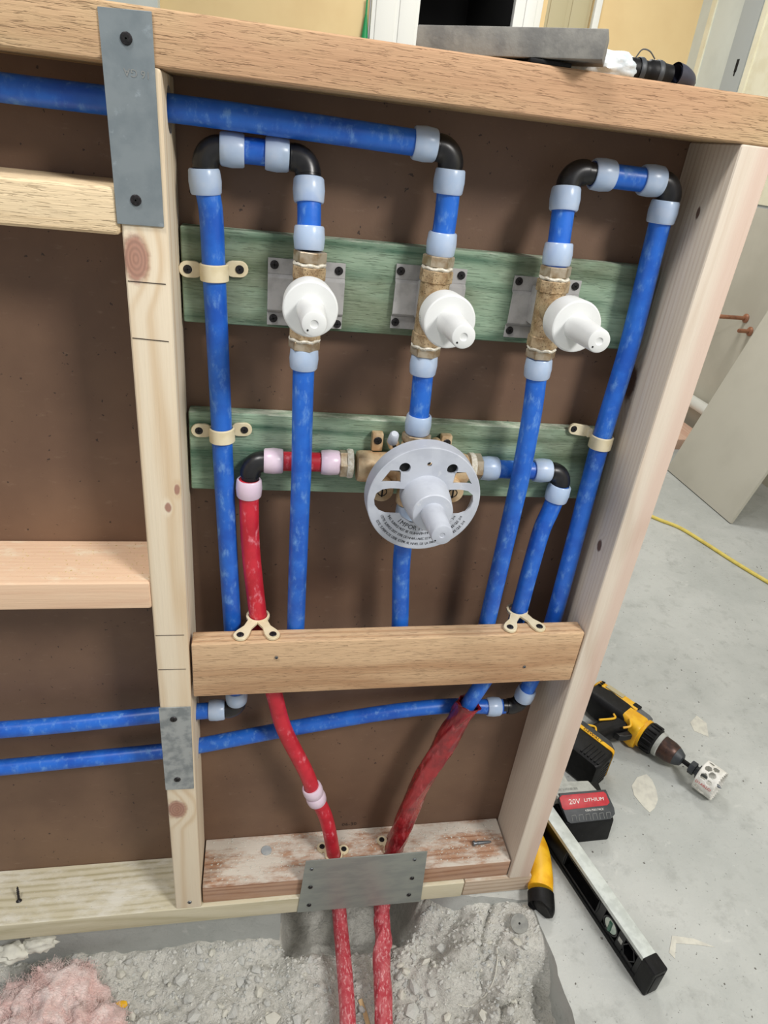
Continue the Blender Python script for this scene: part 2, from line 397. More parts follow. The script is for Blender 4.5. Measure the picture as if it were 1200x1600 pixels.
gx = axis_pts([(-1.7, -.35, 24), (-.35, .6, 250), (.6, .64, 4)]); gy = axis_pts([(-2.2, -.3, 24), (-.3, .06, 96), (.06, .2, 14)])
mb = MB(); nx, ny = len(gx), len(gy)
mb.add([(x, y, gz(x, y)) for y in gy for x in gx], [(j * nx + i, j * nx + i + 1, (j + 1) * nx + i + 1, (j + 1) * nx + i) for j in range(ny - 1) for i in range(nx - 1)])
g = mb.build('floor_trench', M['dirt'], angle=60, rec=False); struct(g, 'dug-out trench of grey concrete dust below the cut slab')

# ---- far room
def wall(name, boxes, mats, label):
    mb = MB()
    for b in boxes: mb.box(*b[:6], m=b[6] if len(b) > 6 else 0)
    return struct(mb.build(name, mats, angle=30), label)
wall('wall_far', [(-.34, .60, 3.2, 3.3, 0, 2.6), (1.43, 1.455, 3.2, 3.3, 0, 2.6), (1.69, 2.25, 3.2, 3.3, 0, 2.6), (.60, 1.43, 3.2, 3.3, 2.1, 2.6), (1.455, 1.69, 3.2, 3.3, 2.1, 2.6)], [M['beige']], 'cream painted far wall with door openings')
wall('wall_left', [(-1.7, -.34, 3.12, 3.3, 0, 2.6)], [M['paleg']], 'pale grey wall return left of the cream wall')
wall('wall_right', [(2.25, 2.35, -2.2, 2.62, 0, 1.03), (2.25, 2.35, -2.2, 2.62, 1.042, 2.6, 1), (2.256, 2.35, -2.2, 2.62, 1.03, 1.042, 2),
                    (2.25, 2.35, 2.62, 2.68, 0, 2.6, 1), (2.25, 2.35, 2.68, 3.2, 0, 2.6, 3)], [M['greige'], M['mud'], M['midg'], M['paleg']], 'bare grey drywall side wall with a taped seam')
mb = MB(); mb.box(2.244, 2.25, 2.685, 2.83, 0, 2.6); mb.box(2.243, 2.2445, 2.733, 2.752, 1.555, 1.605, 1); mb.box(2.243, 2.2445, 2.738, 2.748, 1.54, 1.556, 1)
struct(mb.build('trim_1', [M['midg'], M['void']]), 'grey jamb strip with a black latch slot')
mb = MB(); mb.box(2.242, 2.25, 3.06, 3.1, 0, 2.6); mb.box(2.242, 2.25, 2.635, 2.672, 0, 2.6); struct(mb.build('trim_2', M['mud']), 'cream joint compound bands on the drywall')
mb = MB(); mb.box(1.285, 1.335, 3.16, 3.2, 0, 2.12); mb.box(1.335, 1.385, 3.15, 3.2, 0, 2.12); mb.box(.6, 1.385, 3.16, 3.2, 2.05, 2.12); mb.box(1.385, 1.43, 3.19, 3.3, 0, 2.1)
struct(mb.build('trim_3', M['trimw'], bevel=.003), 'white painted casing beside the dark doorway')
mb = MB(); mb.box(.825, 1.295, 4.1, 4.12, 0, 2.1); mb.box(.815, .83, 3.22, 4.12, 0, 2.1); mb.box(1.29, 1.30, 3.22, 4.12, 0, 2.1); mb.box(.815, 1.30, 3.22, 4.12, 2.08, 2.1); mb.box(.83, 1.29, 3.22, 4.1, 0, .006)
struct(mb.build('wall_closet', M['void']), 'space behind the open doorway with its darkness painted black')  # darkness of the space is put into the wall colour
d = struct(MB().box(.605, .83, 3.165, 3.2, 0.01, 2.05).build('door_1', M['trimw'], bevel=.003), 'white panelled door beside the dark opening')
for x0, x1 in ((.625, .715), (.735, .815)):
    for z0, z1 in ((.2, .95), (1.1, 1.9)):
        MB().box(x0, x1, 3.158, 3.166, z0, z1).build('door_panel', M['trimw'], d, bevel=.006)
d = struct(MB().box(1.458, 1.688, 3.22, 3.26, 0.01, 2.08).build('door_2', M['khaki'], bevel=.003), 'khaki door right of the white casing')
for x0, x1 in ((1.475, 1.56), (1.585, 1.67)): MB().box(x0, x1, 3.212, 3.222, 1.1, 1.9).build('door_panel', M['khaki'], d, bevel=.006)
mb = MB(); mb.box(1.688, 1.72, 3.17, 3.2, 0, 2.12); struct(mb.build('trim_4', M['trimw'], bevel=.003), 'pale casing right of the khaki door')
mb = MB(); mb.lathe([(.004, .16), (.005, .1), (.017, 0)], (.583, 3.18, 1.52), (0, 0, 1), 12)
tag(mb.build('green_marker', M['green']), 'small tapering green strip against the cream wall beside the white door', 'strip')

# leaning board, copper stubs, drain pipe, cord
lean = V((.28, 0, .96)).normalized(); nrm = V((.96, 0, -.28)).normalized(); o = V((1.857, 1.29, 0.004)); th = .013; H = 1.28
e = V((0, .46, 0)); p = [o, o + e, o + e + nrm * th, o + nrm * th]
mb = MB(); mb.hexa(p + [q + lean * H for q in p]); tag(mb.build('drywall_sheet', M['greige'], bevel=.0015), 'offcut sheet of grey drywall leaning against the side wall', 'drywall sheet')
for (y, z, L, lab) in ((2.10, .592, .25, 'longer copper pipe stub with a flange poking from the side wall'), (2.045, .548, .06, 'short copper pipe stub beside the leaning drywall edge')):
    r = thing('copper_stub', lab, 'pipe', (2.25, y, z), group='copper stubs')
    MB().lathe([(.0, L + .001), (.007, L), (.009, L - .004), (.009, 0)], (2.25, y, z), (-1, 0, 0), 16).build('tube', M['copper'], r)
    MB().lathe([(.0095, 0), (.02, 0), (.02, .004), (.014, .01), (.0095, .011)], (2.25, y, z), (-1, 0, 0), 20).build('flange', M['copper'], r)
r = thing('drain_pipe', 'white plastic drain pipe running low along the side wall', 'pipe', (2.205, 2.5, .155))
MB().tube([(2.215, 1.75, .155), (2.215, 3.1, .155)], .028, 24).build('tube', M['pvc'], r)
for yy in (1.8, 3.0): MB().lathe([(.029, 0), (.034, .002), (.034, .04), (.029, .042)], (2.215, yy, .155), (0, 1, 0), 24).build('coupling', M['pvc'], r)
mb = MB(); mb.tube(catmull([(1.2, 1.75, .006), (1.45, 1.5, .006), (1.558, 1.3255, .006), (1.622, 1.25, .006), (1.659, 1.148, .006), (1.698, 1.019, .006), (1.74, .905, .006), (1.82, .7, .006), (1.95, .5, .006)], 10), .0062, 10)
tag(mb.build('extension_cord', M['cord']), 'thin yellow extension cord lying across the concrete floor', 'cord')
mb = MB(); mb.box(1.98, 2.2, 1.98, 2.6, 0, .05); tag(mb.build('scrap_board', wood('scrap_wood', (222, 190, 168), (200, 150, 130), 1), bevel=.003), 'pinkish scrap board on the floor behind the leaning drywall', 'board')

# ------------------------------------------------------------------ timber frame
def lumber(name, label, cat, pts, wargs, bevel=.0025, holes=(), group=None):
    mb = MB(); mb.hexa(pts)
    xs = [p[0] for p in pts]; ys = [p[1] for p in pts]; zs = [p[2] for p in pts]
    org = V(((min(xs) + max(xs)) / 2, (min(ys) + max(ys)) / 2, min(zs)))
    wa = dict(wargs); wa['knots'] = [(k[0] - org.x, k[1] - org.y, k[2] - org.z, k[3], k[4]) for k in wa.get('knots', ())]
    o = mb.build(name, wood(name + '_wood', **wa), bevel=bevel, seg=3)
    for hp, hax, hr, hl in holes:
        cb = MB(); cb.lathe([(hr, -hl), (hr, hl)], V(hp), hax, 32); cut = cb.build('cut', M['dark'], angle=30)
        md = o.modifiers.new('hole', 'BOOLEAN'); md.object = cut; md.operation = 'DIFFERENCE'; md.solver = 'EXACT'
        bpy.context.view_layer.update()
        me = bpy.data.meshes.new_from_object(o.evaluated_get(bpy.context.evaluated_depsgraph_get()))
        o.modifiers.clear(); o.data = me; me.set_sharp_from_angle(angle=math.radians(35)); bpy.data.objects.remove(cut)
        if len(me.materials) > 1: me.materials.pop()
        for pp in me.polygons: pp.material_index = 0
    return tag(o, label, cat, group)
def bx(x0, x1, y0, y1, z0, z1): return [(x0, y0, z0), (x1, y0, z0), (x1, y1, z0), (x0, y1, z0), (x0, y0, z1), (x1, y0, z1), (x1, y1, z1), (x0, y1, z1)]
HX = -.62
lumber('top_plate', 'rough sawn horizontal timber plate capping the half wall', 'timber', bx(HX, .5905, 0, .089, 1.151, 1.1893),
       dict(light=(198, 169, 131), dark=(156, 121, 85), axis=0, ring=.009, center=(.1, -.02), rough=.62, seed=1, stain=((190, 146, 116), 6, .45, .6, .6), fib=.3, contrast=.55), .0035)
stud_l = lumber('wall_stud', 'pale knotty wall stud with drilled pipe holes, left of the valves', 'stud', bx(0, .0385, 0, .089, .04, 1.151),
       dict(light=(226, 212, 188), dark=(196, 164, 122), axis=2, ring=.013, center=(.012, -.012), wob=.02, seed=2, fib=.14, contrast=.6, knotcol=(168, 122, 106),
            knots=[(.010, 0, 1.008, .021, .0115), (.0245, 0, .76, .006, .0035), (.0345, 0, .7815, .006, .003), (.012, 0, .277, .019, .0135)]), .0035,
       holes=[((.019, .047, 1.1235), (1, 0, 0), .0185, .05), ((.019, .055, .4065), (1, 0, 0), .0137, .05), ((.019, .066, .322), (1, 0, 0), .0137, .05)])
lumber('wall_stud', 'pinkish streaked end stud at the open right end of the half wall', 'stud', bx(.5494, .587, 0, .089, .04, 1.151),
       dict(light=(216, 204, 188), dark=(186, 162, 140), axis=2, ring=.0068, center=(-.005, .16), wob=.022, seed=3, fib=.3, contrast=.42, band=(0, -.002, .014, (202, 170, 156), .5), knotcol=(92, 58, 48),
            knots=[(.5494, .0363, 1.0886, .006, .003), (.5494, .032, .695, .0085, .0055), (.5494, .0675, .899, .022, .01)]), .003)
sw = dict(light=(204, 196, 170), dark=(150, 140, 102), axis=0, ring=.011, center=(.16, .0), wob=.02, seed=4, fib=.25, contrast=.8, dust=((220, 216, 202), 40, .42, .7))
lumber('sill_plate', 'greenish treated bottom sill plate running along the trench edge', 'timber', bx(HX, .4705, 0, .089, .001, .04), sw)
lumber('sill_plate', 'short pinkish grey sill offcut under the right end stud', 'timber', bx(.4718, .592, .001, .089, .001, .0398),
       dict(light=(196, 178, 158), dark=(160, 138, 116), axis=0, ring=.006, center=(.05, -.05), seed=5, fib=.3, dust=((204, 198, 184), 70, .5, .7)))
lumber('sill_block', 'dusty brown-edged timber lying on the sill between the two studs', 'timber', bx(.0405, .547, .006, .089, .0402, .0795),
       dict(light=(176, 138, 112), dark=(116, 72, 46), axis=0, ring=.006, center=(.07, -.04), seed=6, fib=.3, dust=((206, 198, 186), 34, .36, .58)), .002)
cross = lumber('cross_board', 'orange-brown board on edge screwed across the bay in front of the pipes', 'board',
       [(.0415, 0, .4885), (.5478, .002, .4925), (.5478, .0265, .4925), (.0415, .025, .4885), (.0415, 0, .5725), (.5478, .002, .5765), (.5478, .0265, .5765), (.0415, .025, .5725)],
       dict(light=(208, 176, 140), dark=(162, 120, 86), axis=0, ring=.0085, center=(.25, .02), wob=.01, seed=7, fib=.32, rough=.3, stain=((226, 190, 150), 9, .5, .65, .5)), .002)
lumber('nogging', 'upper pale nogging left of the stud beside the galvanised strap', 'timber', bx(HX, -.001, 0, .089, 1.0255, 1.0635),
       dict(light=(228, 206, 170), dark=(202, 168, 124), axis=0, ring=.008, center=(.1, .02), rough=.45, seed=8, fib=.25, contrast=.5), .006)
lumber('nogging', 'lower pinkish nogging left of the stud dusted with sawdust', 'timber', bx(HX, 0, 0, .089, .627, .6635),
       dict(light=(226, 194, 164), dark=(196, 146, 118), axis=0, ring=.006, center=(.1, -.02), seed=9, fib=.2, contrast=.5, dust=((232, 218, 192), 50, .5, .75)), .004)
gw = dict(light=(146, 170, 146), dark=(74, 108, 88), axis=0, ring=.016, center=(.055, .03), wob=.016, fib=.5, contrast=.95, stain=((98, 100, 74), 11, .46, .62, .6), dust=((206, 212, 194), 60, .4, .7), rough=.25)
lumber('backing_board', 'upper green treated board carrying the three shut-off valves', 'board', bx(.0405, .5475, .07, .0888, .938, 1.0295), dict(gw, seed=10), .0025)
lumber('backing_board', 'lower green treated board behind the round mixing valve', 'board',
       [(.0415, .07, .746), (.5475, .07, .742), (.5475, .0888, .742), (.0415, .0888, .746), (.0415, .07, .8415), (.5475, .07, .8365), (.5475, .0888, .8365), (.0415, .0888, .8415)], dict(gw, seed=13), .0025)
pan = struct(MB().box(HX, .5865, .089, .095, .0005, 1.189).build('wall_back', M['panel']), 'dark brown hardboard panel backing the stud bays')
lettering(MB(), '06-30', .011, (.279, .0885, .0925), (1, 0, 0), (0, 0, 1)).build('lettering', M['stamp'], pan, angle=0)
# pencil lines on the left stud
for z0, z1 in ((.9885, .988), (.938, .9365), (.588, .588), (.535, .535)):
    MB().hexa([(.002, -.0004, z0), (.034, -.0004, z1), (.034, .0002, z1), (.002, .0002, z0), (.002, -.0004, z0 + .0007), (.034, -.0004, z1 + .0007), (.034, .0002, z1 + .0007), (.002, .0002, z0 + .0007)]).build('pencil_line', M['stamp'], stud_l)

# ------------------------------------------------------------------ nail plates
def plate(name, label, corners, th, m, screws, extra=None):
    """corners TL,TR,BR,BL as (x,z) on the front face; back of plate at y=-0.0002"""
    cx = sum(c[0] for c in corners) / 4; z0 = min(c[1] for c in corners)
    r = thing(name, label, 'nail plate', (cx, 0, z0), group='steel nail plates')
    (a, b, c, d) = corners; y0, y1 = -.0002 - th, -.0002
    MB().hexa([(d[0], y0, d[1]), (c[0], y0, c[1]), (c[0], y1, c[1]), (d[0], y1, d[1]), (a[0], y0, a[1]), (b[0], y0, b[1]), (b[0], y1, b[1]), (a[0], y1, a[1])]).build('sheet', m, r, bevel=.0003, seg=1)
    for x, z in screws: screwhead(r, (x, y0 - .0002, z), (0, -1, 0), .0045 if len(screws) == 2 else .0038)
    for x, z in extra or (): screwhead(r, (x, y0 - .0001, z), (0, -1, 0), .003, M['zinc'], 'rivet', .002)
    return r
r = plate('nail_plate', 'long grey galvanised strap screwed over the stud top and plate', [(-.0043, 1.1844), (.0342, 1.1861), (.0352, 1.0359), (-.0028, 1.0355)], .0016, M['steel'], [(.0148, 1.167), (.0137, 1.0552)])
lettering(MB(), '16 GA', .0075, (.021, -.0021, 1.1455), (-1, 0, .02), (-.02, 0, -1)).build('lettering', M['linep'], r, angle=0)
plate('nail_plate', 'small weathered steel strap guarding the two low pipes in the stud', [(-.0012, .4734), (.0376, .4734), (.0366, .3198), (-.0006, .3205)], .0014, M['steel2'], [(.016, .4534), (.0157, .3408)])
plate('nail_plate', 'wide steel plate on the sill shielding the two red pipes', [(.1979, .1375), (.3917, .1366), (.3985, .0002), (.1898, .0028)], .0016, M['steel3'],
      [(.2081, .0703), (.2084, .0216), (.3747, .0697), (.375, .0237)], [(.2078, .117), (.3727, .1191)])

# ------------------------------------------------------------------ pipes, rings, elbows
RP = .0111
def ring(parent, c, ax, m, L=.0215, name='expansion_ring', R=.0143):
    MB().lathe([(RP + .0004, -L / 2), (R - .0012, -L / 2), (R - .0002, -L / 2 + .0015), (R + .0006, 0), (R - .0002, L / 2 - .0015), (R - .0012, L / 2), (RP + .0004, L / 2), (RP + .0004, -L / 2)], c, ax, 32).build(name, m, parent, angle=40)
def pipe(label, pts, rings=(), m='blue', rm='ring', n=8, sm=True, name='water_pipe', grp='blue water pipes', r=RP):
    P = catmull(pts, n) if sm and len(pts) > 2 else [V(p) for p in pts]
    zs = min(P, key=lambda p: p.z)
    t = thing(name, label, 'pipe', (zs.x, zs.y, zs.z), group=grp)
    MB().tube(P, r, 24).build('tube', M[m], t, angle=50)
    for c, ax in rings: ring(t, c, ax, M[rm])
    return t
def elbow(label, corner, d1, d2, L=.0235, grp='black pipe elbows'):
    c = V(corner); a = V(d1).normalized(); b = V(d2).normalized()
    k = .0135; path = [c + a * L, c + a * (k + .001)]
    for i in range(1, 8):
        t = i / 8 * PI / 2; path.append(c + a * (k * (1 - math.sin(t))) + b * (k * (1 - math.cos(t))))
    path += [c + b * (k + .001), c + b * L]
    t = thing('pipe_elbow', label, 'pipe elbow', c, group=grp)
    MB().tube(path, .0102, 20).build('body', M['black'], t, angle=50)
    for d in (a, b): MB().lathe([(.0100, -.0022), (.0116, -.0018), (.0118, .0008), (.0104, .0014)], c + d * (L - .008), d, 24).build('collar', M['black'], t)
    MB().tube(path[1:10], .0121, 20).build('bend', M['black'], t, angle=50)
    return t
X_, Y_, Z_ = (1, 0, 0), (0, 1, 0), (0, 0, 1)

# left supply, crossover and valve one
pipe('long blue pipe running under the top plate into the middle valve', [(HX, .047, 1.129), (-.095, .047, 1.1255), (.036, .047, 1.1252), (.15, .047, 1.1235), (.2735, .047, 1.1205)], [((.2635, .047, 1.1208), (1, 0, -.02))])
elbow('black elbow at the end of the long top pipe', (.2905, .047, 1.119), (-1, 0, .02), (0, 0, -1))
pipe('short blue pipe above the middle valve', [(.2908, .046, 1.101), (.2922, .045, 1.0635), (.2912, .0445, 1.026)], [((.291, .0458, 1.0924), (0, 0, 1)), ((.2914, .0445, 1.0372), (0, 0, 1))])
pipe('short blue pipe joining the middle valve down to the mixing valve', [(.2895, .0445, .927), (.2918, .045, .881), (.2929, .045, .833)], [((.2897, .0445, .9155), (0, 0, 1)), ((.2929, .045, .8472), (0, 0, 1))])
pipe('short level blue pipe tucked under the long top pipe at the left', [(.081, .058, 1.0985), (.111, .058, 1.0992), (.14, .058, 1.0985)], [((.0904, .058, 1.0985), X_), ((.1303, .058, 1.0988), X_)])
elbow('black elbow at the upper left corner above the left riser', (.0668, .058, 1.0975), (1, 0, .02), (0, -.04, -1))
elbow('black elbow above the left valve', (.1585, .056, 1.098), (-1, 0, 0), (.02, -.35, -1))
pipe('short blue pipe above the left valve', [(.1592, .048, 1.079), (.1606, .042, 1.056), (.1618, .0375, 1.022)], [((.1598, .0465, 1.0725), (.03, -.25, -1)), ((.1616, .0385, 1.0325), (.02, -.14, -1))])
pipe('left blue riser held by two cream straps on the green boards', [(.0655, .0565, 1.0803), (.066, .0565, 1.0703), (.0706, .0565, 1.045), (.0725, .0565, .989), (.076, .0565, .879), (.0793, .0565, .766), (.0866, .055, .575), (.0895, .0535, .51), (.0915, .0545, .45), (.0925, .055, .431)],
     [((.066, .0565, 1.0705), (-.08, 0, 1)), ((.0922, .055, .434), (-.03, 0, 1))])
elbow('black elbow below the cross board at the left stud', (.0935, .055, .4095), (0, 0, 1), (-1, 0, -.03))
pipe('upper of the two low blue pipes leaving leftwards through the stud', [(.075, .055, .4092), (.058, .055, .4085), (-.012, .055, .404), (-.118, .055, .3946), (-.214, .055, .3885), (-.35, .055, .386), (HX, .055, .39)], [((.0655, .055, .4088), (1, 0, .03))])
pipe('blue pipe below the left valve crossing the red branch', [(.1612, .036, .929), (.1617, .036, .9172), (.1623, .035, .876), (.1645, .0345, .79), (.165, .0355, .7365), (.1672, .037, .562), (.1672, .037, .53)], [((.1617, .036, .9175), Z_)])

# valve three and right riser
pipe('short blue pipe above the right valve', [(.409, .046, 1.098), (.4096, .041, 1.0635), (.4114, .037, 1.025)], [((.4091, .0445, 1.088), (0, -.2, -1)), ((.4112, .0385, 1.038), (.03, -.1, -1))])
elbow('black elbow above the right valve', (.4115, .051, 1.1125), (0, -.15, -1), (1, 0, 0))
pipe('short level blue pipe at the upper right corner', [(.436, .052, 1.1125), (.5085, .052, 1.112)], [((.4455, .052, 1.1124), X_), ((.4985, .052, 1.1122), X_)])
elbow('black elbow at the upper right corner beside the end stud', (.5225, .052, 1.111), (-1, 0, 0), (-.02, 0, -1))
pipe('right blue riser close to the end stud', [(.5203, .052, 1.094), (.5202, .052, 1.085), (.5215, .052, 1.04), (.5249, .052, .948), (.5227, .052, .8314), (.5255, .052, .68), (.5264, .052, .559), (.524, .054, .47), (.5165, .0575, .408)],
     [((.5202, .052, 1.0855), Z_), ((.5178, .057, .4145), (.12, -.05, 1))])
elbow('black elbow below the cross board at the end stud', (.5135, .061, .3845), (.12, -.1, 1), (-1, .1, 0))
pipe('lower of the two low blue pipes sweeping behind the red pipes', [(.494, .064, .383), (.4758, .0652, .3815), (.4036, .066, .3862), (.306, .066, .378), (.165, .066, .3535), (.0375, .066, .3277), (-.0163, .066, .3198), (-.1295, .066, .3112), (-.2305, .066, .304), (-.36, .066, .299), (HX, .066, .30)],
     [((.4758, .0652, .3818), (1, 0, -.03))])
pipe('blue pipe below the right valve crossing in front of the cold branch', [(.4155, .036, .934), (.4156, .036, .921), (.4202, .035, .865), (.4228, .0345, .79), (.4232, .0355, .74), (.4232, .037, .5724), (.4232, .037, .535)], [((.4157, .036, .9212), (-.06, 0, 1))])
pipe('blue pipe coming down below the mixing valve', [(.2945, .045, .745), (.2955, .045, .6657), (.304, .042, .57), (.305, .038, .53)], [((.2947, .045, .7335), Z_)])
pipe('blue pipe hidden behind the cross board joining three risers', [(.186, .037, .512), (.404, .037, .512)], [])
elbow('black elbow hidden behind the cross board below the left valve', (.1672, .037, .512), (0, 0, 1), (1, 0, 0), .022)
elbow('black elbow hidden behind the cross board below the right valve', (.4232, .037, .512), (0, 0, 1), (-1, 0, 0), .022)

# hot branch
pipe('short red pipe entering the left of the mixing valve', [(.127, .0585, .79), (.209, .0585, .79)], [((.134, .0585, .79), X_), ((.1985, .0585, .79), X_)], 'red', 'ring_pink', grp='red water pipes')
elbow('black elbow on the red branch beside the left riser', (.109, .0582, .789), (1, 0, 0), (-.03, -.15, -1))
pr = pipe('red pipe curving down from the black elbow to the sill', [(.1072, .0522, .7683), (.1072, .052, .758), (.1075, .0515, .733), (.1099, .0505, .6734), (.1185, .0495, .5866), (.1238, .0485, .55), (.134, .0455, .49), (.1443, .042, .4407), (.1593, .0405, .3783), (.1933, .0405, .2892), (.2084, .0415, .2377), (.231, .042, .1747), (.25, .042, .0744), (.258, .042, .02), (.2655, .036, -.045)],
     [((.1072, .052, .7585), (0, .03, 1))], 'red', 'ring_pink', grp='red water pipes')
for dz in (-1, 1):
    c = V((.2086, .0415, .2375)) + V((-.33, 0, 1)).normalized() * (.0095 * dz); ring(pr, c, (-.33, 0, 1), M['ring_pink'], .018, 'coupling_ring', .0148)
pipe('dusty red pipe rising from the trench, left of the two', [(.262, .038, .008), (.2655, .036, -.045), (.268, .012, -.072), (.2665, -.05, -.062), (.265, -.115, -.063), (.262, -.19, -.075), (.26, -.35, -.115)], [], 'red_dusty', grp='red water pipes', r=.0126)

# cold branch
pipe('short blue pipe leaving the right of the mixing valve', [(.384, .0585, .788), (.4285, .0585, .7868), (.4685, .0585, .7868)], [((.3912, .0585, .788), X_), ((.459, .0585, .787), X_)])
elbow('black elbow on the cold branch beside the right riser', (.4868, .0582, .7855), (-1, 0, 0), (-.05, -.2, -1))
pipe('cold blue pipe from the right elbow down into the red film', [(.4851, .0525, .7697), (.4843, .052, .76), (.48, .0515, .733), (.4749, .051, .704), (.4722, .05, .64), (.4704, .05, .5586), (.459, .0465, .5), (.435, .039, .4495), (.418, .036, .4074), (.395, .036, .3357), (.3696, .039, .2297), (.3555, .0415, .1285), (.3457, .0415, .0704), (.341, .04, .02), (.339, .035, -.04)],
     [((.4843, .052, .76), (.1, .05, 1))])

def sleeve(label, pts, base, amp, seed, m, grp, n=14):
    P = catmull(pts, n); N = len(P); rs = []
    for i in range(N):
        s = i / (N - 1)
        rs.append(lambda t, s=s: base * (1 + amp * (.6 * NZ.noise(V((math.cos(t - s * 5) * 1.3, math.sin(t - s * 5) * 1.3, s * 7 + seed))) + .5 * abs(NZ.noise(V((math.cos(t - s * 4) * 3.4, math.sin(t - s * 4) * 3.4, s * 9 + seed)))) + .5 * max(0, math.sin(3 * t - s * 26 + seed)) ** 6)) + (.0018 if s < .02 else 0))
    mb = MB(); mb.tube(P, rs, 40, caps=False); return tag(mb.build('film_sleeve', M[m], angle=75), label, 'plastic sleeve', grp)
sleeve('wrinkled dark red plastic film wrapped around the cold pipe', [(.4225, .0365, .4215), (.418, .036, .4074), (.395, .036, .3357), (.3696, .039, .2297), (.3555, .041, .1285), (.3457, .041, .0704), (.341, .04, .02), (.339, .035, -.035)], .0143, .36, 2., 'film', 'red pipe film')
sleeve('dusty torn red film around the right pipe in the trench', [(.340, .036, -.02), (.3405, .02, -.052), (.337, -.02, -.06), (.3285, -.06, -.062), (.3215, -.13, -.067), (.317, -.2, -.08), (.315, -.35, -.115)], .0134, .24, 6., 'red_dusty', 'red pipe film')

# ------------------------------------------------------------------ strap clamps
def ear(mb, c, ux, uz, w, h, th, n=(0, -1, 0)):
    """stadium-shaped ear centred c, half length w, half height h"""
    poly = []
    for k in range(9): a = -PI / 2 + PI * k / 8; poly.append((w - h + h * math.cos(a), h * math.sin(a)))
    for k in range(9): a = PI / 2 + PI * k / 8; poly.append((-(w - h) + h * math.cos(a), h * math.sin(a)))
    mb.prism(poly, c, ux, uz, 0, th)
def band(mb, c, ax, R, L, th=.0022, a0=-.15 * PI, a1=1.15 * PI, front=(0, -1, 0)):
    w = V(ax).normalized(); f = V(front); f = (f - w * f.dot(w)).normalized(); u = f.cross(w); c = V(c); vs = []; fs = []; n = 22
    for k in range(n + 1):
        t = a0 + (a1 - a0) * k / n; d = u * math.cos(t) + f * math.sin(t)
        for r_, h in ((R, -L / 2), (R + th, -L / 2 + .0006), (R + th, L / 2 - .0006), (R, L / 2)): vs.append(c + d * r_ + w * h)
    for k in range(n):
        for j in range(4): fs.append((k * 4 + j, k * 4 + (j + 1) % 4, (k + 1) * 4 + (j + 1) % 4, (k + 1) * 4 + j))
    fs += [(0, 1, 2, 3), tuple(n * 4 + j for j in (3, 2, 1, 0))]; mb.add(vs, fs)
for lab, c, ax, ears, tilt in (('cream strap clamp on the left riser at the upper green board', (.0727, .0565, .9915), (-.03, 0, 1), ((.0467, .9905), (.0965, .994)), .03),
                         ('cream strap clamp on the left riser at the lower green board', (.0778, .0565, .8215), (-.03, 0, 1), ((.0525, .8205), (.1015, .8233)), .03)):
    t = thing('pipe_clamp', lab, 'pipe clamp', (c[0], .07, c[2]), group='cream pipe clamps')
    mb = MB(); band(mb, c, ax, RP + .0005, .0165); mb.build('strap', M['cream'], t, bevel=.0004, seg=1)
    for (ex, ez), s in zip(ears, (-1, 1)):
        mb = MB(); ear(mb, (ex - s * .003, .0698, ez), (1, 0, tilt), (-tilt, 0, 1), .0115, .0078, .0035); mb.build('ear', M['cream'], t, bevel=.0005, seg=1)
        screwhead(t, (ex, .0664, ez), (0, -1, 0), .0043)
t = thing('pipe_clamp', 'cream strap clamp with one angled arm on the right riser', 'pipe clamp', (.5225, .07, .832), group='cream pipe clamps')
mb = MB(); band(mb, (.5228, .052, .8305), (0, 0, 1), RP + .0005, .0165, a0=-.45 * PI, a1=1.45 * PI); mb.build('strap', M['cream'], t, bevel=.0004, seg=1)
mb = MB(); mb.hexa([(.508, .06, .832), (.514, .06, .832), (.514, .069, .832), (.508, .069, .832), (.508, .06, .842), (.514, .06, .842), (.514, .069, .842), (.508, .069, .842)])
ear(mb, (.5, .0698, .8385), (1, 0, -.12), (.12, 0, 1), .0145, .0068, .004); mb.build('ear', M['cream'], t, bevel=.0005, seg=1)
screwhead(t, (.4915, .0662, .8398), (0, -1, 0), .0042)
def talon(lab, cx, cy, z, pa, pb, grp='cream talon clamps'):
    t = thing('talon_clamp', lab, 'pipe clamp', (cx, cy, z), group=grp)
    mb = MB(); band(mb, (cx, cy, z + .0022), (0, 0, 1), RP + .0008, .0045, .0028, 0, 2 * PI); mb.build('collar', M['cream'], t)
    for (px, py) in (pa, pb):
        a = V((px, py, z)); d = V((cx, cy, z)) - a; L = d.length - RP; d.normalize(); s = d.cross(V((0, 0, 1)))
        poly = [(-.0078 * math.cos(q), .0086 * math.sin(q)) for q in [PI / 2 * (k / 5 - 1) for k in range(11)]][::-1] + [(.006, -.0084), (L * .55, -.0052), (L, -.0068), (L, .0068), (L * .55, .0052), (.006, .0084)]
        mb = MB(); mb.prism(poly, a, d, -s, 0, .0035); mb.build('arm', M['cream'], t, bevel=.0004, seg=1)
        screwhead(t, a + V((0, 0, .0036)), (0, 0, 1), .0046, shaft=.003)
talon('cream two-armed clamp on the cross board gripping the red pipe', .1195, .0488, .5741, (.0985, .011), (.1378, .011))
talon('cream two-armed clamp on the cross board gripping the cold blue pipe', .468, .0495, .5767, (.4455, .0125), (.4865, .0125))
talon('cream clamp on the sill timber beside the left red pipe', .249, .0422, .0797, (.2305, .0575), (.2665, .05))
talon('cream clamp on the sill timber beside the wrapped pipe', .3475, .0415, .0797, (.3325, .0615), (.3655, .06))

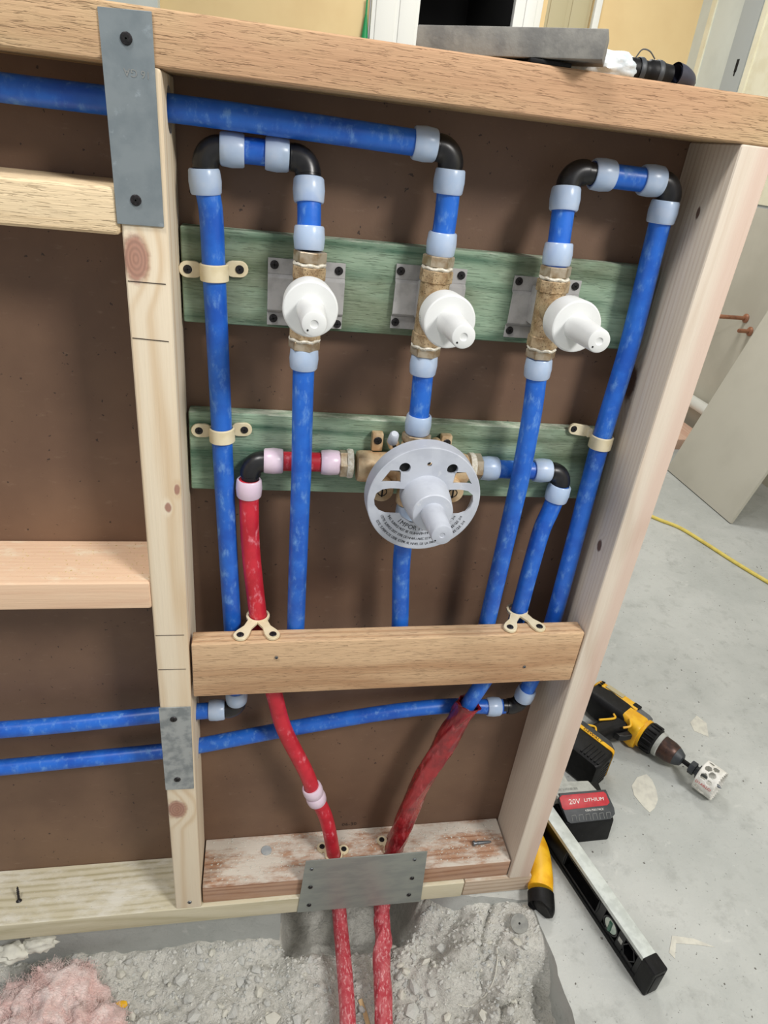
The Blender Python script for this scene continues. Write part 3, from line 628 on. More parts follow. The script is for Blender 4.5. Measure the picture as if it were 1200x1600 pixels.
# ------------------------------------------------------------------ shut-off valves
def valve(label, ax, az, ztop, zbot, xt, xb, yt, brk, screws, mark=False):
    """ax,az: stem axis; body from zbot to ztop; brk = x0,x1,z0,z1"""
    t = thing('shutoff_valve', label, 'valve', (ax, yt, zbot), group='shut-off valves')
    x0, x1, z0, z1 = brk; zc1 = z1 - .018; zc0 = z0 + .016
    prof = [(z1, .0672), (zc1 + .003, .0672), (zc1, .0635), (zc0, .0635), (zc0 - .003, .0672), (z0, .0672)]
    mb = MB()
    for (za, ya), (zb, yb) in zip(prof[:-1], prof[1:]):
        mb.hexa([(x0, yb, zb), (x1, yb, zb), (x1, yb + .0018, zb), (x0, yb + .0018, zb), (x0, ya, za), (x1, ya, za), (x1, ya + .0018, za), (x0, ya + .0018, za)])
    b = mb.build('bracket', M['bracket'], t, bevel=.0003, seg=1)
    mb = MB(); mb.box(ax - .012, ax + .012, yt + .008, .0645, az - .02, az + .018); mb.build('mount_lug', M['bracket'], b, bevel=.002)
    for x, z in screws: screwhead(t, (x, .067, z), (0, -1, 0), .0043)
    zm = az
    c = lambda z: V((xb + (xt - xb) * (z - zbot) / (ztop - zbot), yt, z))
    axd = (c(ztop) - c(zbot)).normalized()
    def seg(z0_, z1_, r, n, rot=0, nm='body', mm='brass', e=.0008):
        L = z1_ - z0_; return MB().lathe([(r - e, 0), (r, e), (r, L - e), (r - e, L)], c(z0_), axd, n, rot=rot).build(nm, M[mm], t, angle=30)
    seg(zbot + .017, ztop - .02, .0150, 20)
    seg(ztop - .0245, ztop - .0125, .0168, 8, PI / 8)
    seg(zbot + .0105, zbot + .023, .0165, 8, PI / 8)
    seg(ztop - .009, ztop + .001, .0160, 6, .35, 'hex_nut', 'nickel'); seg(zbot - .001, zbot + .008, .0160, 6, .35, 'hex_nut', 'nickel')
    for zz in (ztop - .0108, zbot + .0092):
        mb = MB(); pts = [c(zz) + V((math.cos(a) * .0142, math.sin(a) * .0142, .0006 * math.sin(a * 7))) for a in [2 * PI * k / 30 for k in range(30)]]
        mb.tube(pts, .0019, 6, closed=True); mb.build('thread_tape', M['ptfe'], t)
    MB().lathe([(.013, 0), (.0135, .02), (.0135, .052)], (ax, .045, az), (0, -1, 0), 24).build('stem_housing', M['brass'], t)
    h = .0
    cap = MB().lathe([(.0205, 0), (.0236, .0008), (.0248, .026), (.0243, .0276), (.0232, .0282), (.013, .0282), (.0128, .0282), (.0124, .030), (.0108, .076), (.0102, .0778), (.0092, .0783), (.0036, .0783), (.0030, .0776), (.0016, .0772), (0, .0772)], (ax, -.0088, az), (0, -1, 0), 48).build('cap', M['white'], t, angle=28)
    MB().lathe([(.0009, 0), (.0009, .0003)], (ax - .0052, -.0871, az - .0052), (0, -1, 0), 8).build('pin_hole', M['dark'], cap)
    if mark:
        mb = MB()
        for i, (s, L) in enumerate((('XLF 3/4', .012), ('PLASTIC', .013), ('CAP', .006))):
            a = 3.45 + .0 * i; yy = -.018 - .0042 * i
            for k, ch in enumerate(s):
                if ch == ' ': continue
                an = a - .1 * k + .3; dr = V((math.cos(an), 0, math.sin(an))); tg = V((-math.sin(an), 0, math.cos(an)))
                lettering(mb, ch, .0042, V((ax, yy, az)) + dr * .0253, -tg, (0, -1, 0))
        mb.build('lettering', M['ink'], cap, angle=0)
    return t
valve('left shut-off valve with a white cap pointing at the camera', .1607, .983, 1.0205, .9285, .1632, .1612, .0365, (.124, .2015, .9415, 1.0075), [(.1304, 1.0012), (.1949, 1.0001), (.1304, .9484), (.1967, .9467)])
valve('middle shut-off valve with a white cap and small printed text', .2887, .9805, 1.0255, .927, .2905, .2892, .0435, (.2535, .329, .946, 1.0117), [(.2585, 1.0049), (.323, 1.0054), (.2584, .9528), (.3225, .952)], True)
valve('right shut-off valve with a white cap beside the right riser', .4135, .9842, 1.0262, .934, .4118, .4152, .0365, (.3815, .458, .9445, 1.0098), [(.387, 1.0043), (.4515, 1.0038), (.3869, .9521), (.452, .951)])

# ------------------------------------------------------------------ mixing valve with round plaster guard
mv = thing('mixing_valve', 'brass mixing valve behind a round grey plastic guard with printed warnings', 'mixing valve', (.2945, .05, .745))
mb = MB(); mb.lathe([(.012, -.066), (.0172, -.0655), (.0182, -.062), (.0182, -.050), (.0165, -.047), (.0172, -.03), (.022, -.016), (.022, .016), (.0172, .03), (.0165, .047), (.0182, .05), (.0182, .062), (.0172, .0655), (.012, .066)], (.2945, .0515, .79), X_, 28)
mb.build('body', M['brass2'], mv, angle=40)
MB().lathe([(.021, 0), (.0225, .004), (.0225, .04), (.019, .046), (.019, .07)], (.2945, .05, .789), (0, -1, 0), 28).build('cartridge_housing', M['brass2'], mv)
MB().lathe([(.015, 0), (.0165, .004), (.0165, .016), (.0145, .018)], (.2935, .047, .805), Z_, 24).build('top_port', M['brass2'], mv)
MB().lathe([(.0158, 0), (.0165, .001), (.0165, .009), (.0155, .010)], (.293, .0455, .8255), Z_, 6, rot=.3).build('hex_nut', M['nickel'], mv)
MB().lathe([(.0145, 0), (.0155, .003), (.0155, .026), (.013, .028)], (.2945, .047, .772), (0, 0, -1), 24).build('bottom_port', M['brass2'], mv)
for s, xx in ((-1, .2255), (1, .3635)):
    MB().lathe([(.0150, 0), (.0162, .001), (.0162, .0085), (.0152, .0095)], (xx + s * .007, .0585, .7895), (s, 0, 0), 6, rot=.2).build('hex_nut', M['nickel'], mv)
    MB().lathe([(.0168, 0), (.0172, .002), (.0172, .005), (.016, .007)], (xx + s * .001, .0585, .7895), (s, 0, 0), 24).build('thread_tape', M['ptfe'], mv)
for ex in (.2517, .3335):
    e_ = MB().box(ex - .0065, ex + .0065, .058, .069, .806, .828).build('mount_ear', M['brass2'], mv, bevel=.002)
    screwhead(mv, (ex, .0578, .8195), (0, -1, 0), .0048)
for lx in (.2691, .3205):
    MB().lathe([(.0062, 0), (.0066, .002), (.0066, .014), (.005, .016)], (lx, .062, .8185), (0, -1, 0), 16).build('lug', M['brass2'], mv)
    MB().lathe([(.0022, 0), (.0022, .0004)], (lx, .0459, .8185), (0, -1, 0), 10).build('lug_hole', M['dark'], mv)
for sx in (.2555, .3385):
    st = MB().lathe([(.0115, 0), (.0135, .004), (.0135, .026), (.0125, .028), (.006, .0285)], (sx, .048, .7735), (0, -1, 0), 28).build('stop_valve', M['brass2'], mv)
    MB().box(sx - .0009, sx + .0009, .0192, .0197, .767, .780).build('slot', M['dark'], st)
    MB().tube([V((sx + math.cos(a) * .005, .0195, .7735 + math.sin(a) * .005)) for a in [2 * PI * k / 20 for k in range(20)]], .0006, 6, closed=True).build('groove', M['dark'], st)
# guard plate from a filled 2D outline with cut-outs
GC = V((.2938, -.0215, .7862)); GR = .0622
def outline(curve, pts):
    sp = curve.splines.new('POLY'); sp.points.add(len(pts) - 1); sp.use_cyclic_u = True
    for q, (a, b) in zip(sp.points, pts): q.co = (a * GR, b * GR, 0, 1)
def circ(cx, cy, r, n=32): return [(cx + r * math.cos(2 * PI * k / n), cy + r * math.sin(2 * PI * k / n)) for k in range(n)]
cu = bpy.data.curves.new('g', 'CURVE'); cu.dimensions = '2D'; cu.fill_mode = 'BOTH'; cu.extrude = .0014
outline(cu, circ(0, 0, .985, 96))
hole = [(.0, .42)]
hole = [(.42 * math.cos(a), .42 * math.sin(a) - .03) for a in [PI / 2 - k * (PI / 2 - .62) / 8 for k in range(9)]]
right_h = hole + [(.46, .22), (.62, .225), (.76, .2), (.86, .12), (.885, .0), (.86, -.12), (.78, -.22), (.66, -.27), (.40, -.28), (.36, -.34), (.2, -.44), (0, -.48)]
left_h = [(-a, b) for a, b in reversed(right_h[1:-1])]
outline(cu, right_h + left_h)
for s in (-1, 1):
    outline(cu, [(s * .46, .34), (s * .80, .34), (s * .66, .56), (s * .48, .56)])
    outline(cu, circ(s * .415, .61, .098, 24))
outline(cu, circ(0, .69, .042, 16))
ob = bpy.data.objects.new('g', cu); COL.objects.link(ob); bpy.context.view_layer.update()
gm = bpy.data.meshes.new_from_object(ob.evaluated_get(bpy.context.evaluated_depsgraph_get()))
mb = MB(); mb.add([GC + V((v.co.x, -v.co.z, v.co.y)) for v in gm.vertices], [tuple(p.vertices) for p in gm.polygons]); bpy.data.objects.remove(ob)
guard = mb.build('guard', M['guard'], mv, angle=30)
MB().lathe([(GR * .985, -.0014), (GR, -.001), (GR * 1.01, .019), (GR * .965, .019), (GR * .95, .001), (GR * .985, -.0014)], GC, (0, 1, 0), 96).build('rim', M['guard'], guard, angle=30)
for s in (-1, 1):
    MB().lathe([(GR * .098, .001), (GR * .12, .0012), (GR * .12, .022), (GR * .098, .022), (GR * .098, .001)], GC + V((s * .415 * GR, 0, .61 * GR)), (0, 1, 0), 24).build('screw_boss', M['guard'], guard)
    MB().lathe([(GR * .097, 0), (GR * .097, .0006)], GC + V((s * .415 * GR, .004, .61 * GR)), (0, -1, 0), 24).build('boss_hole_shade', M['dark'], guard)  # near-black disc in place of the shade inside the boss
MB().lathe([(.0048, 0), (.0058, .002), (.005, .014), (.0035, .016)], (.2585, .012, .838), (0, -.5, .8), 16).build('peg', M['guard'], guard)
MB().lathe([(GR * .042, 0), (GR * .042, .0004)], GC + V((0, .004, .69 * GR)), (0, -1, 0), 16).build('pin', M['grey'], guard)
cap = MB().lathe([(.0262, -.012), (.0262, 0), (.024, .022), (.0218, .036), (.0208, .0372), (.0126, .0372), (.0124, .040), (.0112, .078), (.0105, .0798), (.0096, .0802), (.003, .0802), (.0022, .0796), (0, .0796)], GC + V((.0008, 0, .004)), (0, -1, .0), 48).build('cap', M['guard'], mv, angle=28)
MB().lathe([(.0009, 0), (.0009, .0003)], GC + V((-.0055, -.0801, -.002)), (0, -1, 0), 8).build('pin_hole', M['dark'], cap)
def arc_text(mb, body, size, r, a0, a1):
    n = len(body)
    for k, ch in enumerate(body):
        if ch == ' ': continue
        a = math.radians(a0 + (a1 - a0) * k / (n - 1)); d = V((math.cos(a), 0, math.sin(a))); tg = V((-math.sin(a), 0, math.cos(a)))
        lettering(mb, ch, size, GC + V((0, -.0016, 0)) + d * (r * GR), tg, -d)
mb = MB()
arc_text(mb, 'IMPORTANT', .0078, .57, -134, -66)
arc_text(mb, 'THIS SURFACE MUST BE FLUSH WITH FINISHED WALL + OR - 3/4', .0043, .675, -152, -28)
arc_text(mb, 'CETTE SURFACE DOIT ETRE DE NIVEAU AVEC LE MUR PAS PLUS GRANDE QUE 3/4', .0043, .785, -156, -24)
arc_text(mb, 'ESTE SUPERFICIE DEBE ESTAR AL NIVEL DE LA PARED NO MAS GRANDE QUE 3/4', .0043, .89, -152, -28)
mb.build('lettering', M['ink'], guard, angle=0)

# ------------------------------------------------------------------ things lying on the top plate
a = V((.3885, -.02, 1.1955)); d = V((-.143, .07, -.0073)).normalized(); n = V((.07, .143, 0)).normalized(); L = .159; Wd = .05; th = .021
p = [a, a + n * Wd, a + n * Wd + d * L, a + d * L]
mb = MB(); mb.hexa([p[3], p[0], p[1], p[2]] + [q + V((0, 0, th)) for q in (p[3], p[0], p[1], p[2])])
tag(mb.build('stone_slab', M['stone'], bevel=.0015), 'grey stone slab offcut lying askew on the top plate', 'stone')
mb = MB(); mb.box(.335, .372, .002, .04, 1.1893, 1.1925); tag(mb.build('shim', M['blackrub'], bevel=.0006), 'thin black shim under the grey stone slab', 'shim')
def blob(c, rad, sub, amp, freq, seed, zmin=None, ridg=False, octv=5, fold=0):
    bm = bmesh.new(); bmesh.ops.create_icosphere(bm, subdivisions=sub, radius=1); vs = []
    for v in bm.verts:
        q = v.co.normalized(); nn = NZ.fractal(q * freq + V((seed, seed * .7, 0)), .7, 2.1, octv)
        if ridg: nn = 1.2 * abs(nn) - .3
        if fold: nn += fold * (.5 - abs(NZ.noise(q * 1.9 + V((seed, nn, 2)))) * 3.2) + .06 * NZ.noise(q * 14)
        k = 1 + amp * nn; p = V((c[0] + q.x * rad[0] * k, c[1] + q.y * rad[1] * k, c[2] + q.z * rad[2] * k))
        if zmin is not None and p.z < zmin: p.z = zmin
        vs.append(p)
    fs = [tuple(v.index for v in f.verts) for f in bm.faces]; bm.free(); return vs, fs
mb = MB(); mb.add(*blob((.425, .058, 1.2), (.04, .024, .0125), 4, .25, 1.6, 3.1, 1.1895, False, 2)); tag(mb.build('plastic_bag', M['bag'], angle=50), 'crumpled white plastic film bag on the top plate behind the stone', 'bag')
r = thing('rubber_coupling', 'black rubber pipe coupling with a metal band on the top plate', 'coupling', (.468, .052, 1.1895))
MB().lathe([(.0065, 0), (.0095, .001), (.0098, .014), (.0088, .016), (.0088, .02), (.0102, .022), (.0102, .034), (.009, .036), (.0085, .044), (.006, .0445)], (.4445, .05, 1.1998), (1, .05, 0), 24).build('sleeve', M['blackrub'], r)
for h in (.009, .028): MB().lathe([(.0104, 0), (.0108, .001), (.0108, .004), (.0104, .005), (.0104, 0)], (.4445 + h, .05 + h * .05, 1.1998), (1, .05, 0), 24).build('band', M['dgrey'], r)
MB().tube(catmull([(.449, .047, 1.209), (.452, .044, 1.215), (.459, .043, 1.2145), (.467, .046, 1.21)], 6), .0006, 6).build('wire_loop', M['zinc'], r)
mb = MB(); P = catmull([(.4915, .048, 1.201), (.5, .05, 1.2005), (.508, .053, 1.1985), (.5125, .057, 1.197)], 5)
mb.tube(P, [.0098 - .00022 * i for i in range(len(P))], 20, caps=False); mb.tube(P, [.0080 - .00022 * i for i in range(len(P))], 20, caps=False); mb.lathe([(.0065, 0), (.004, .002), (0, .003)], P[-1], (.6, .8, -.2), 16)
tag(mb.build('hose_cap', mat('blue_black_plastic', (48, 50, 66), .45)), 'hollow blue-black plastic elbow cap beside the rubber coupling', 'cap')

# ------------------------------------------------------------------ cordless drill with hole saw (local x = forward, -y = handle, z = up)
def rrect(cx, cy, hx, hy, r, n=5):
    out = []
    for sx, sy, a0 in ((1, 1, 0), (-1, 1, PI / 2), (-1, -1, PI), (1, -1, 1.5 * PI)):
        for k in range(n + 1):
            a = a0 + PI / 2 * k / n; out.append((cx + sx * (hx - r) + r * math.cos(a), cy + sy * (hy - r) + r * math.sin(a)))
    return out
def loft(mb, secs, n=6, m=0):
    """secs: (pos along x, cy, cz, hy, hz, r) rounded-rect sections along local x"""
    vs = []; fs = []; N = None
    for (x, cy, cz, hy, hz, r) in secs:
        s = rrect(cy, cz, hy, hz, r, n); N = len(s); vs += [(x, a, b) for a, b in s]
    for i in range(len(secs) - 1):
        for k in range(N): fs.append((i * N + k, i * N + (k + 1) % N, (i + 1) * N + (k + 1) % N, (i + 1) * N + k))
    fs += [tuple(range(N - 1, -1, -1)), tuple(range((len(secs) - 1) * N, len(secs) * N))]; mb.add(vs, fs, m); return mb
def lofty(mb, secs, n=6, m=0):
    """sections along local -y : (y, cx, cz, hx, hz, r)"""
    vs = []; fs = []; N = None
    for (y, cx, cz, hx, hz, r) in secs:
        s = rrect(cx, cz, hx, hz, r, n); N = len(s); vs += [(a, y, b) for a, b in s]
    for i in range(len(secs) - 1):
        for k in range(N): fs.append((i * N + k, i * N + (k + 1) % N, (i + 1) * N + (k + 1) % N, (i + 1) * N + k))
    fs += [tuple(range(N - 1, -1, -1)), tuple(range((len(secs) - 1) * N, len(secs) * N))]; mb.add(vs, fs, m); return mb
DZ = .036
dr = thing('cordless_drill', 'yellow and black cordless drill with battery lying on the floor', 'drill', (.935, .345, 0), math.radians(-58.5))
loft(MB(), [(-.088, 0, DZ, .018, .02, .012), (-.084, 0, DZ, .027, .029, .014), (-.05, 0, DZ, .031, .032, .016), (.0, 0, DZ, .031, .032, .016), (.014, 0, DZ, .029, .031, .016)]).build('motor_housing', M['blackrub'], dr, angle=40)
yh = loft(MB(), [(-.09, .022, DZ, .012, .026, .008), (-.086, .024, DZ, .0125, .03, .008), (-.02, .025, DZ, .0125, .0325, .008), (.018, .024, DZ, .0135, .033, .008)]).build('top_shell', M['yellow'], dr, angle=40)
for i in range(3): loft(MB(), [(-.083 + .0, .016 + i * .007, DZ + .028, .0018, .004, .0008), (-.075, .016 + i * .007, DZ + .030, .0018, .004, .0008)]).build('vent', M['dark'], yh)
loft(MB(), [(-.066, .026, DZ + .0305, .0065, .003, .001), (-.022, .026, DZ + .0315, .0065, .003, .001)]).build('rating_label', M['khaki'], yh)
loft(MB(), [(.006, -.004, DZ, .02, .0335, .01), (.045, -.008, DZ, .026, .0335, .012), (.052, -.008, DZ, .024, .031, .012)]).build('front_shell', M['yellow'], dr, angle=40)
loft(MB(), [(.008, .022, DZ, .013, .031, .01), (.044, .02, DZ, .0135, .031, .01), (.052, .018, DZ, .0135, .029, .01)]).build('gear_housing', M['grey'], dr, angle=40)
loft(MB(), [(.004, .027, DZ + .0, .008, .034, .004), (.02, .027, DZ, .008, .034, .004)]).build('speed_switch', M['blackrub'], dr, angle=40)
MB().lathe([(.026, 0), (.0325, .001), (.0325, .008), (.03, .009)], (.05, .002, DZ), X_, 32).build('nose_ring', M['yellow'], dr)
mb = MB(); mb.lathe([(.0305, 0), (.0315, .002), (.0305, .026), (.028, .029)], (.058, .002, DZ), X_, 32)
for k in range(16):
    a = 2 * PI * k / 16; c = V((.0725, .002 + math.cos(a) * .0312, DZ + math.sin(a) * .0312)); mb.lathe([(.0022, -.011), (.0026, -.009), (.0026, .009), (.0022, .011)], c, X_, 8)
mb.build('clutch_collar', M['blackrub'], dr)
MB().lathe([(.026, 0), (.0275, .001), (.0275, .009), (.0255, .0105)], (.087, .002, DZ), X_, 32).build('steel_ring', M['lgrey'], dr)
MB().lathe([(.0235, 0), (.0245, .001), (.024, .022), (.0215, .033), (.0205, .034)], (.097, .002, DZ), X_, 32).build('chuck', M['brownmetal'], dr)
MB().lathe([(.0205, 0), (.0195, .003), (.0135, .014), (.0085, .016)], (.131, .002, DZ), X_, 24).build('chuck_nose', M['dgrey'], dr)
lofty(MB(), [(-.01, .012, DZ, .026, .022, .012), (-.035, .006, DZ, .022, .021, .012), (-.06, -.002, DZ, .019, .02, .012), (-.1, -.008, DZ, .019, .02, .012), (-.118, -.006, DZ, .024, .022, .012)]).build('handle', M['blackrub'], dr, angle=40)
lofty(MB(), [(-.03, .037, DZ, .009, .008, .004), (-.048, .031, DZ, .008, .008, .004), (-.06, .022, DZ, .007, .008, .003)]).build('trigger', M['black'], dr, angle=40)
for pts in ([(.024, -.024, DZ + .033), (.034, -.036, DZ + .028), (.026, -.05, DZ + .024)], [(-.01, -.03, DZ + .0225), (-.002, -.04, DZ + .0225), (-.02, -.072, DZ + .0212)], [(-.03, -.112, DZ + .022), (-.014, -.098, DZ + .021), (-.002, -.112, DZ + .022)]):
    MB().tube(catmull(pts, 6), .0024, 8).build('yellow_accent', M['yellow'], dr)
lofty(MB(), [(-.112, -.002, DZ, .04, .028, .008), (-.126, .0, DZ, .052, .033, .008), (-.134, .0, DZ, .054, .034, .008)]).build('foot', M['dgrey'], dr, angle=40)
bt = lofty(MB(), [(-.142, .0, DZ + .001, .056, .034, .006), (-.15, .0, DZ + .001, .06, .0355, .008), (-.192, .002, DZ + .001, .06, .0355, .008), (-.202, .002, DZ + .001, .055, .032, .008)]).build('battery', M['blackrub'], dr, angle=40)
lofty(MB(), [(-.1335, .0, DZ + .001, .056, .0352, .008), (-.1435, .0, DZ + .001, .0595, .036, .008)]).build('yellow_band', M['yellow'], bt, angle=40)
for i in range(6): MB().box(.012 + i * .008, .016 + i * .008, -.1965, -.16, DZ + .034, DZ + .0378).build('rib', M['blackrub'], bt, bevel=.0008)
for i in range(6): MB().box(.0595, .0625, -.19, -.158, DZ - .028 + i * .009, DZ - .023 + i * .009).build('rib', M['blackrub'], bt, bevel=.0008)
lettering(MB(), 'DEWALT', .0095, (.004, -.1385, DZ + .0372), (1, 0, 0), (0, 1, 0), fit=.046).build('lettering', M['dark'], bt, angle=0)
hs = thing('hole_saw', 'white round hole saw fitted in the drill chuck', 'hole saw', (.935, .345, 0), math.radians(-58.5))
MB().lathe([(.0052, 0), (.0052, .03)], (.146, .002, DZ), X_, 6).build('shank', M['blackrub'], hs)
MB().lathe([(.012, 0), (.0145, .001), (.0145, .012), (.010, .013), (.010, .017), (.0155, .018), (.0155, .026)], (.163, .002, DZ), X_, 6).build('arbor_nut', M['dgrey'], hs)
R_ = .033; cup = MB(); vsn = []; N = 96; rows = 13; x0_ = .187; L_ = .038
holes_ = [(2.45, .33, .2, .17), (1.85, .28, .21, .17), (2.1, .62, .22, .18), (2.62, .68, .14, .13), (1.55, .6, .2, .16), (1.25, .25, .15, .15), (3.35, .22, .13, .09), (3.6, .5, .2, .2), (4.6, .4, .2, .2), (5.6, .5, .2, .2)]
rows = 26
for j in range(rows + 1):
    for k in range(N):
        a = 2 * PI * k / N; h = j / rows
        xx = x0_ + L_ * h + (.0032 * ((k % 3) / 2.) if j == rows else 0); vsn.append((xx, .002 + R_ * math.cos(a), DZ + R_ * math.sin(a)))
fsn = []
for j in range(rows):
    for k in range(N):
        a = 2 * PI * (k + .5) / N; h = (j + .5) / rows
        if any((((a - A + PI) % (2 * PI) - PI) / ra) ** 2 + ((h - B_) / rb) ** 2 < 1 for A, B_, ra, rb in holes_): continue
        fsn.append((j * N + k, j * N + (k + 1) % N, (j + 1) * N + (k + 1) % N, (j + 1) * N + k))
cup.add(vsn, fsn)
c_ = cup.build('cup', M['sawwhite'], hs, angle=40, rec=False); md = c_.modifiers.new('thickness', 'SOLIDIFY'); md.thickness = .0014
MB().lathe([(.004, 0), (R_ - .0005, 0), (R_ - .0005, .0025), (.004, .0025), (.004, 0)], (x0_ - .0005, .002, DZ), X_, 40).build('back_plate', M['sawwhite'], hs)
MB().lathe([(.003, 0), (.003, .042), (0, .047)], (.186, .002, DZ), X_, 12).build('pilot_bit', M['zinc'], hs)
mb = MB()
for k, ch in enumerate('DIABLO'):
    a = 2.95; lettering(mb, ch, .0085, (x0_ + .006 + k * .0052, .002 + (R_ + .0009) * math.cos(a), DZ + (R_ + .0009) * math.sin(a)), (1, 0, 0), (0, math.sin(a), -math.cos(a)))
mb.build('lettering', M['redprint'], hs, angle=0)

# ------------------------------------------------------------------ spare battery pack
bp = thing('battery_pack', 'black battery pack with a red and grey label on the floor', 'battery', (.735, .13, 0))
def slabx(name, prof, x0, x1, m, par, ch=.0, bevel=.002):
    mb = MB(); n = len(prof); mb.add([(x0, y, z) for y, z in prof] + [(x1, y, z) for y, z in prof], [tuple(range(n)), tuple(range(2 * n - 1, n - 1, -1))] + [(k, n + k, n + (k + 1) % n, (k + 1) % n) for k in range(n)]); return mb.build(name, m, par, bevel=bevel)
MB().hexa([(.692, .079, 0), (.784, .081, 0), (.79, .16, 0), (.68, .16, 0), (.6885, .087, .049), (.7865, .0885, .049), (.785, .165, .062), (.672, .165, .062)]).build('case', M['blackrub'], bp, bevel=.003)
u_ = V((1, .012, 0)).normalized(); o_ = V((.7365, .0868, .0505)); v_ = V((0, .74, .5)).normalized()
MB().prism([(-.046, .004), (-.040, 0), (.041, .0015), (.052, .0095), (.0525, .02), (.043, .053), (-.052, .053), (-.055, .04)], o_, u_, v_, -.006, .0025).build('label_plate', M['dgrey'], bp, bevel=.001)
lb = MB().prism([(-.0525, .027), (-.048, .0235), (.039, .0255), (.045, .030), (.041, .046), (.037, .0495), (-.049, .049), (-.0545, .045)], o_, u_, v_, .0022, .0034).build('red_label', M['redp'], bp, bevel=.0006)
nn_ = u_.cross(v_)
for txt, su, sv, sz, ft, mm in (('20V', -.026, .0362, .0125, .023, 'paint'), ('LITHIUM', .014, .0372, .0085, .040, 'paint'), ('4.0Ah MAX PACK', .011, .0195, .0056, .038, 'paint')):
    q = o_ + u_ * su + v_ * sv + nn_ * .0038; lettering(MB(), txt, sz, q, u_, v_, fit=ft).build('lettering', M[mm], bp, angle=0)
for i in range(6):
    q0 = -.036 + i * .014; mb = MB()
    for a, b in (((q0, .003), (q0, .013)), ((q0, .013), (q0 + .008, .0135)), ((q0 + .008, .0135), (q0 + .0085, .0035))):
        mb.tube([o_ + u_ * a[0] + v_ * a[1] + nn_ * .0026, o_ + u_ * b[0] + v_ * b[1] + nn_ * .0026], .0005, 5)
    mb.build('groove_line', M['linep'], bp)
MB().hexa([(.677, .126, .05), (.769, .126, .05), (.757, .158, .05), (.672, .16, .05), (.677, .128, .0765), (.767, .128, .0765), (.755, .155, .0785), (.672, .158, .0785)]).build('rail_top', M['lgrey'], bp, bevel=.0015)
for i in range(12): MB().box(.679 + i * .0072, .6825 + i * .0072, .1245, .1285, .072, .0785).build('tooth', M['lgrey'], bp)
lettering(MB(), '20V LITHIUM', .0075, (.704, .139, .0788), (1, 0, 0), (0, 1, .02), fit=.044).build('lettering', M['linep'], bp, angle=0)
MB().hexa([(.66, .165, 0), (.74, .165, 0), (.735, .23, 0), (.66, .23, 0), (.66, .165, .068), (.725, .165, .06), (.72, .23, .06), (.66, .23, .075)]).build('tool_foot', M['lgrey'], bp, bevel=.004)
MB().hexa([(.69, .168, .066), (.694, .168, .0655), (.694, .215, .0655), (.69, .215, .067), (.69, .168, .068), (.694, .168, .0675), (.694, .215, .0685), (.69, .215, .069)]).build('red_stripe', M['redp'], bp)

# ------------------------------------------------------------------ spirit level (local x along its length, +y = side facing the camera)
lv = thing('spirit_level', 'long spirit level with a pale top edge and black sides on the floor', 'spirit level', (.731, -.179, 0), math.atan2(.971, -.238))
HW = .0125; HH = .061
MB().box(.024, .60, -HW, HW, HH - .008, HH).build('top_rail', M['alu'], lv, bevel=.001)
MB().box(.024, .60, -HW, HW, 0, .008).build('bottom_rail', M['jet'], lv, bevel=.001)
mb = MB()   # web with openings: pieces between the cut-outs
for x0, x1 in ((.024, .036), (.063, .078), (.112, .13), (.218, .60)): mb.box(x0, x1, -.010, .0105, .007, HH - .007)
for x0, x1, z0, z1 in ((.036, .063, .007, .018), (.036, .063, .046, .055), (.078, .112, .007, .014), (.078, .112, .048, .055), (.13, .218, .007, .013), (.13, .218, .05, .055)): mb.box(x0, x1, -.010, .0105, z0, z1)
mb.box(.036, .063, -.009, -.004, .007, .055); mb.box(.13, .218, -.009, -.002, .012, .052)
mb.build('web', M['jet'], lv, bevel=.0006, seg=1)
MB().tube([(.128, .0105, .0135), (.22, .0105, .0135), (.222, .0105, .03), (.22, .0105, .0495), (.128, .0105, .0495), (.126, .0105, .03)], .0016, 8, closed=True).build('grip_rim', M['black'], lv)
MB().tube([(.045, .0105, .0165), (.0565, .0105, .0165), (.064, .0105, .031), (.0565, .0105, .047), (.045, .0105, .047), (.0365, .0105, .031)], .0012, 8, closed=True).build('hang_rim', M['black'], lv)
MB().box(.132, .216, -.001, .0095, .0445, .0475).build('grip_edge', M['lgrey'], lv, bevel=.0006)
vw = MB().lathe([(.0155, 0), (.0165, .002), (.0165, .0205), (.0145, .021), (.0135, .0185), (0, .0185)], (.095, -.0095, .031), (0, 1, 0), 36).build('vial_housing', M['black'], lv)
MB().lathe([(.0135, 0), (.0132, .0012), (0, .002)], (.095, .009, .031), (0, 1, 0), 36).build('vial_window', M['vial'], vw)
MB().tube([(.0945, .0112, .0215), (.0955, .0112, .0405)], .0034, 12).build('vial_tube', M['vialliq'], vw)
MB().box(.066, .075, .0105, .011, .026, .036).build('mark', M['lgrey'], lv, bevel=.0002)
ec = MB().box(0, .027, -.0138, .0138, -.0003 + .0004, HH + .0012).build('end_cap', M['blackrub'], lv, bevel=.0035, seg=3)
MB().box(-.0012, .002, -.009, .009, .008, .052).build('end_pad', M['blackrub'], ec, bevel=.001)
MB().box(.6, .61, -.0138, .0138, 0.0001, HH + .0012).build('end_cap', M['blackrub'], lv, bevel=.003)

